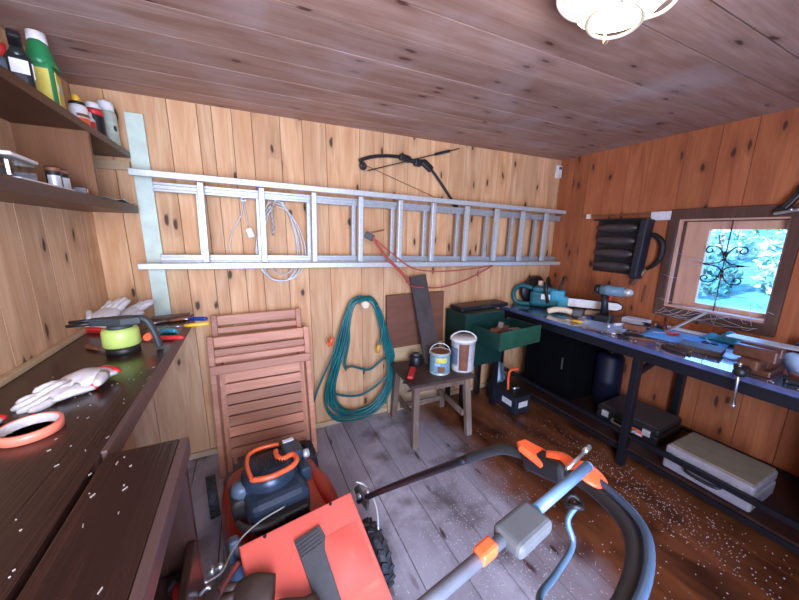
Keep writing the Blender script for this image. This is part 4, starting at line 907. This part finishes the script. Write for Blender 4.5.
# ================================================================ right wall things
t = thing('wall_rack', 'black wall rack with four bulging pockets left of the window', 'rack', (2.715, 1.60, 1.19))
MB().box((.070, 0, .215), (.02, .40, .43), bev=.004).build('back_plate', 'black', t)
mb = MB()
for k in range(4): mb.sphere((.02, .02, .06+.103*k), .05, (.95, 3.3, .85), n=24)
mb.build('pocket', plain('rack_plastic', (.05, .04, .04), .35, 0, .4, 30), t)
MB().box((.012, -.19, .205), (.10, .05, .45), rx(.05), .006).build('side_strap', plain('rack_side', (.012, .014, .022), .5), t)
MB().box((.03, 0, .435), (.09, .40, .014), bev=.003).build('top_lid', 'black', t)
t = thing('curtain_rail', 'thin dark rail on the right wall above the rack, white bracket at its end', 'rail', (0, 0, 0))
MB().box((2.785, 1.68, 1.665), (.016, .60, .018)).build('rail', 'brown', t); MB().box((2.783, 1.345, 1.645), (.022, .13, .062), bev=.003).build('bracket', 'cloth_white', t); MB().box((2.775, 1.90, 1.66), (.035, .03, .04)).build('bracket', 'cream', t)
t = thing('sickle', 'dark sickle with wooden handle hung between the rack and the window', 'sickle', (2.765, 0, 0))
pts = smooth_path([(0, 1.425, 1.50), (0, 1.36, 1.505), (0, 1.305, 1.455), (0, 1.292, 1.38), (0, 1.315, 1.30), (0, 1.375, 1.245)], 6)
n_ = len(pts); MB().tube(pts, .016, 8, r_list=[.004+.018*math.sin(math.pi*min(1, .12+.8*k/n_)) for k in range(n_)], flat=1.0).build('blade', 'iron', t)
MB().cyl((0, 1.375, 1.245), (-.01, 1.455, 1.115), .013, .015, 12).build('handle', plain('sickle_handle', (.22, .12, .08), .6), t); MB().cyl((.035, 1.36, 1.515), (-.01, 1.36, 1.515), .004, n=8).build('nail', 'steel', t)
tag(MB().box((2.792, 1.375, 1.05), (.012, .012, .14), rx(.05), .004).build('wall_latch', 'brown'), 'short dark rusty strip fixed on the wall below the sickle', 'latch')
t = thing('clamp_bracket', 'black hinged bracket with silver tip above the window right corner', 'bracket', (2.745, 0, 0))
mb = MB(); mb.beam((0, .655, 1.80), (-.01, .735, 1.655), .03, .04, .006, roll=(1, 0, 0)); mb.beam((.01, .70, 1.655), (.01, .77, 1.65), .02, .03, .004, roll=(1, 0, 0)); mb.box((.03, .69, 1.76), (.05, .04, .04)); mb.build('arm', 'black', t)
mb = MB(); mb.beam((-.02, .67, 1.648), (-.02, .765, 1.630), .015, .020, .004, roll=(1, 0, 0)); mb.sphere((-.03, .70, 1.648), .010); mb.build('tip', 'steel', t)

# ================================================================ lawn mower
MW = thing('lawn_mower', 'red-orange petrol lawn mower with dark engine and looped handle in front', 'lawn mower', (.12, .95, 0), R(9))
def wheel(loc, rad, wd, lug=True):
    x, y, z = loc
    tp = [(rad*.62, -wd/2), (rad*.93, -wd/2), (rad, -wd*.36), (rad, wd*.36), (rad*.93, wd/2), (rad*.62, wd/2)]
    mb = MB(); mb.lathe(tp, c=loc, rot=ry(R(90)), n=36)
    for k in range(18):
        a = 2*math.pi*k/18
        for s_ in (-1, 1):
            a2 = a+(.17 if s_ > 0 else 0)
            mb.box((x+s_*wd*.26, y+rad*1.01*math.sin(a2), z+rad*1.01*math.cos(a2)), (wd*.46, rad*.13, rad*.12), Matrix.Rotation(-a2, 3, 'X')@rz(s_*.5), .002, 1)
    o = mb.build('wheel', 'rubber', MW)
    mb = MB(); mb.lathe([(0, -wd*.30), (rad*.5, -wd*.36), (rad*.66, -wd*.5), (rad*.66, wd*.5), (rad*.5, wd*.36), (0, wd*.30)], c=loc, rot=ry(R(90)), n=30); mb.build('wheel_rim', 'peg_grey', o)
    MB().cyl((x-wd*.55, y, z), (x+wd*.55, y, z), rad*.13, n=12).build('wheel_hub', 'steel', o)
wheel((.285, .06, .125), .125, .055); wheel((-.285, .06, .125), .125, .055); wheel((.26, .83, .10), .098, .045); wheel((-.27, .83, .10), .098, .045)
# deck: domed shell
def deck_outline(k, sc_=1.0):
    a = 2*math.pi*k/48; ca, sa = math.cos(a), math.sin(a)
    return (math.copysign(abs(ca)**.55, ca)*.245*sc_, .50+math.copysign(abs(sa)**.6, sa)*.35*sc_)
mb = MB(); lv = [(1.0, .06), (1.02, .10), (1.0, .17), (.95, .215), (.84, .24), (.6, .252), (.0, .258)]; rings = []
for s_, z in lv: rings.append([mb.b.verts.new((deck_outline(k, s_)[0], deck_outline(k, s_)[1], z)) for k in range(48)] if s_ else [mb.b.verts.new((0, .5, z))])
for A_, B_ in zip(rings, rings[1:]):
    for k in range(48):
        if len(B_) == 1: f = mb.b.faces.new((A_[k], A_[(k+1) % 48], B_[0]))
        else: f = mb.b.faces.new((A_[k], A_[(k+1) % 48], B_[(k+1) % 48], B_[k]))
        f.smooth = True
mb.box((0, .10, .17), (.40, .20, .20), bev=.03, seg=3)
mb.build('deck', 'mower_red', MW)
for xx in (.20, -.19): MB().sphere((xx, .41, .235), .053, (.8, 3.1, .6)).build('deck_rib', 'mower_red', MW)
# engine
E_ = MB(); E_.lathe([(0, .25), (.12, .25), (.135, .27), (.135, .30), (0, .30)], c=(-.03, .39, 0)); E_.box((-.035, .385, .345), (.255, .25, .15), bev=.04, seg=3); E_.build('engine_block', 'engine_blue', MW)
mb = MB(); mb.lathe([(.135, .40), (.14, .42), (.135, .455), (.11, .475), (0, .485)], c=(-.02, .40, 0), sx=1.0, sy=.92); eb = mb.build('engine_shroud', 'engine_blue', MW); eb.scale = (.86, .86, 1); eb.location = (-.028, .085, 0)
mb = MB()
for k in range(11): mb.box((-.075+.012*k, .40, .488), (.005, .12, .012), rz(.0))
mb.build('cooling_grille', 'black', eb)
fr = [(-.125, .315), (-.11, .50), (-.05, .535), (.05, .53), (.06, .50), (-.03, .50), (-.085, .47), (-.09, .35), (.06, .34), (.065, .375), (.03, .385), (.03, .43), (.065, .43), (.10, .40), (.10, .315), (.06, .29), (-.08, .285)]
ms = MB(); ms.tube(smooth_path([(-.115, .31, .485), (-.12, .42, .49), (-.095, .51, .488), (-.02, .54, .482), (.06, .52, .482)], 5), .011, 8, flat=.8)
ms.tube(smooth_path([(-.115, .31, .485), (-.04, .285, .485), (.06, .295, .485), (.105, .33, .485), (.10, .385, .487), (.045, .375, .49), (.025, .41, .49), (.03, .46, .49)], 5), .014, 8, flat=.8)
ms.build('orange_trim', 'orange', eb)
mb = MB(); mb.box((.07, .475, .46), (.085, .11, .06), bev=.015, seg=3); mb.box((.10, .42, .40), (.05, .14, .08), bev=.015, seg=3); mb.build('air_filter', 'engine_blue', MW)
mb = MB(); mb.box((.065, .52, .494), (.05, .022, .004)); mb.build('filter_label', 'white', MW)
mb = MB(); mb.cyl((.112, .45, .44), (.142, .45, .44), .020); mb.build('primer_knob', 'alu', MW)
mb = MB(); mb.lathe([(.036, .385), (.040, .395), (.040, .42), (.034, .435), (0, .438)], c=(-.165, .42, 0)); mb.cyl((-.165, .42, .34), (-.165, .42, .40), .028); mb.build('fuel_cap', 'dusty_blue', MW)
mb = MB(); mb.box((-.17, .45, .33), (.08, .14, .10), bev=.02, seg=3); mb.tube(smooth_path([(-.20, .30, .36), (-.17, .24, .37), (-.10, .22, .36), (-.02, .235, .35)], 5), .013, 8); mb.build('carburettor', 'peg_grey', MW)
mb = MB(); mb.box((-.03, .245, .33), (.20, .05, .08), bev=.015, seg=3)
for k in range(7): mb.box((-.10+.022*k, .218, .33), (.007, .012, .07))
mb.build('cylinder_fins', 'black', MW)
# rear flap with grey handle
fz = lambda y: .43+(y-.13)*.40
mb = MB(); T = Matrix(((1, 0, 0, 0), (0, math.cos(.38), -math.sin(.38), .13), (0, math.sin(.38), math.cos(.38), .425), (0, 0, 0, 1)))
mb.prism([(-.215, 0), (.215, 0), (.198, -.40), (-.198, -.40)], -.022, T, .007); fp = mb.build('rear_flap', 'flap_red', MW)
mb = MB(); mb.prism([(-.045, -.075), (.052, -.065), (.060, -.11), (.038, -.15), (.04, -.35), (-.028, -.35), (-.038, -.16)], .016, Matrix(), .004)
for k in range(5): mb.box((.0, -.085-.012*k, .018), (.085, .004, .006), rz(.15))
o = mb.build('flap_handle', 'grey_plastic', fp); o.matrix_local = T
mb = MB(); mb.sheet(lambda u, v: ((.04+.15*u), -.11-.20*v, .002+.018*math.sin(math.pi*u)*math.sin(math.pi*min(1, v*1.1))), 10, 10); o = mb.build('flap_bulge', 'flap_red', fp); o.matrix_local = T
mb = MB()
for x in (-.13, .12): mb.cyl((x, -.01, 0), (x, -.01, .006), .006, n=10)
o = mb.build('flap_screw', 'black', fp); o.matrix_local = T
mb = MB(); mb.box((0, .05, .25), (.36, .12, .16), bev=.02); mb.build('rear_housing', 'rubber', MW)
# handle
def side(s_):
    s_ = s_ if s_ > 0 else -.82
    return [(s_*.265, .155, .33), (s_*.29, .02, .47), (s_*.32, -.17, .66), (s_*.355, -.37, .855), (s_*.372, -.465, .94), (s_*.380, -.53, .965), (s_*.38, -.61, .985), (s_*.360, -.70, 1.003), (s_*.313, -.772, 1.015), (s_*.255, -.806, 1.015), (s_*.172, -.82, 1.008), (s_*.08, -.815, 1.0)]
hp = side(1) + side(-1)[::-1]
low = MB().tube(smooth_path(side(1)[:4], 5), .0125, 10).build('handle_tube', 'black_metal', MW)
low = MB().tube(smooth_path(side(-1)[:4], 5), .0125, 10).build('handle_tube', 'black_metal', MW)
mid = side(1)[3:] + side(-1)[3:][::-1]
MB().tube(smooth_path(mid, 6), .0135, 12).build('handle_loop', 'rubber', MW)
mb = MB(); bb = [(s[0]*1.012, s[1]-.014, s[2]+.018) for s in side(1)[7:]] + [(s[0]*1.012, s[1]-.014, s[2]+.018) for s in side(-1)[7:][::-1]]
bb = [(.385, -.66, 1.01)] + bb + [(-.33, -.66, .995)]
mb.tube(smooth_path(bb, 6), .0075, 10); mb.build('bail_bar', plain('bail_blue', (.07, .12, .20), .25, .4), MW)
for s_ in (-1, 1):
    mb = MB(); mb.prism([(-.02, -.05), (.03, -.06), (.04, .04), (.0, .07), (-.02, .04)], .012, Matrix(((0, 0, 1, s_*.262), (0, 1, 0, .13), (1, 0, 0, .36), (0, 0, 0, 1))), .003); b_ = mb.build('handle_bracket', 'peg_grey', MW)
    mb = MB(); mb.cyl((s_*.25, .14, .37), (s_*.30, .14, .37), .012); mb.sphere((s_*.30, .14, .37), .016); mb.build('handle_bolt', 'steel', b_)
mb = MB(); mb.tube(smooth_path([(.27, .19, .40), (.305, .16, .38), (.31, .08, .34), (.28, .01, .30)], 5), .004, 8); mb.build('control_wire', 'alu', MW)
# controls on the right of the loop
ct = MB(); ct.beam((.380, -.54, .965), (.378, -.64, .988), .045, .050, .010); ct.build('control_housing', 'black', MW)
mb = MB()
for s_ in (-1, 1): pass
mb.prism([(-.035, -.05), (.02, -.055), (.03, -.02), (.012, .045), (-.02, .05), (-.035, .03)], .022, Matrix.Translation((.380, -.555, .982))@Matrix.Rotation(R(8), 4, 'X')@Matrix.Diagonal((.8, .75, .8, 1)), .007)
mb.build('drive_lever', 'orange', MW)
mb = MB(); mb.tube(smooth_path([(.38, -.59, 1.0), (.388, -.62, 1.01), (.378, -.65, 1.015)], 5), .012, 10); mb.build('drive_lever', 'orange', MW)
mb = MB(); mb.sphere((.368, -.685, 1.025), .030, (1.0, 1.15, .28), rz(.3)@rx(.3)); mb.build('throttle_lever', 'orange', MW)
mb = MB(); mb.tube([(.350+.015*math.cos(k*.5), -.672+.014*math.sin(k*.5), .955+.005*math.sin(k)) for k in range(13)], .006, 8, True); mb.build('rope_guide', 'black', MW)
mb = MB(); mb.tube(smooth_path([(.350, -.678, .955), (.334, -.671, .920), (.327, -.690, .880), (.242, -.702, .880), (.151, -.722, .920), (.10, -.78, .975), (.09, -.815, .99)], 6), .006, 8); mb.build('starter_rod', plain('rod_blue', (.12, .22, .32), .35, .4), MW)
# left side cable and lever
mb = MB(); mb.box((-.225, .20, .30), (.05, .10, .13), bev=.015); mb.box((-.225, .17, .385), (.035, .05, .07), rx(-.3), .010); mb.build('height_lever', 'dusty_blue', MW)
mb = MB(); mb.tube(smooth_path([(-.03, .245, .39), (-.12, .22, .40), (-.19, .17, .42), (-.235, .09, .46), (-.27, .0, .50), (-.31, -.1, .60)], 6), .003, 6); mb.build('throttle_cable', 'alu', MW)

# pole resting across the mower handle
P = thing('pole_tool', 'long blue-grey pole with a clamp and orange collar resting across the mower handle', 'pole', (.365, .29, 1.055), rot=(0, R(-.5), R(9.5)))
MB().tube([(-.045, 0, 0), (-.30, 0, 0), (-.62, 0, 0)], .0095, 14).build('lower_tube', plain('pole_grey', (.17, .19, .23), .4, .2), P)
mb = MB(); mb.cyl((.03, 0, 0), (.205, 0, 0), .0095, n=14); mb.sphere((.205, 0, 0), .0095); mb.build('upper_tube', plain('pole_blue', (.12, .22, .36), .4, .1), P)
MB().box((-.018, -.008, .002), (.085, .052, .026), bev=.009, seg=3).build('clamp', plain('clamp_grey', (.10, .11, .12), .55), P)
MB().box((-.095, 0, .004), (.034, .0215, .0215), bev=.005).build('orange_collar', 'orange', P)
mb = MB(); mb.cyl((.15, .014, .010), (.245, .018, .012), .0035, n=8); mb.cyl((.225, .018, .012), (.25, .019, .012), .0055, n=8); mb.build('tip_rod', 'steel', P)

# dark leather gloves on the mower's rear
glove('leather_glove', 'dark brown leather glove crumpled on the rear of the mower, left one', (-.03, .87, .385), (R(-22), R(8), R(165)), 1, 1.1, 'leather')
glove('leather_glove', 'dark brown leather glove crumpled on the rear of the mower, right one', (.10, .775, .355), (R(-22), R(5), R(200)), -1, 1.1, 'leather')

# ================================================================ floor litter
random.seed(21); mb = MB()
def chips(n, cx, cy, sx, sy):
    for k in range(n):
        x, y = random.gauss(cx, sx), random.gauss(cy, sy)
        if not (-.6 < x < 2.7 and -.3 < y < 2.2): continue
        mb.box((x, y, .0012), (random.uniform(.0015, .004), random.uniform(.0015, .006), .0016), rz(random.uniform(0, 3.1)))
chips(1100, .95, .85, .26, .30); chips(500, 2.0, .85, .09, .30); chips(200, 1.4, 1.4, .5, .35); chips(200, .8, 1.4, .35, .35); chips(150, 2.0, .55, .2, .25)
tag(mb.build('floor_shavings', plain('sawdust', (.62, .56, .56), .8)), 'pale sawdust chips scattered over the floorboards', 'sawdust', kind='stuff')
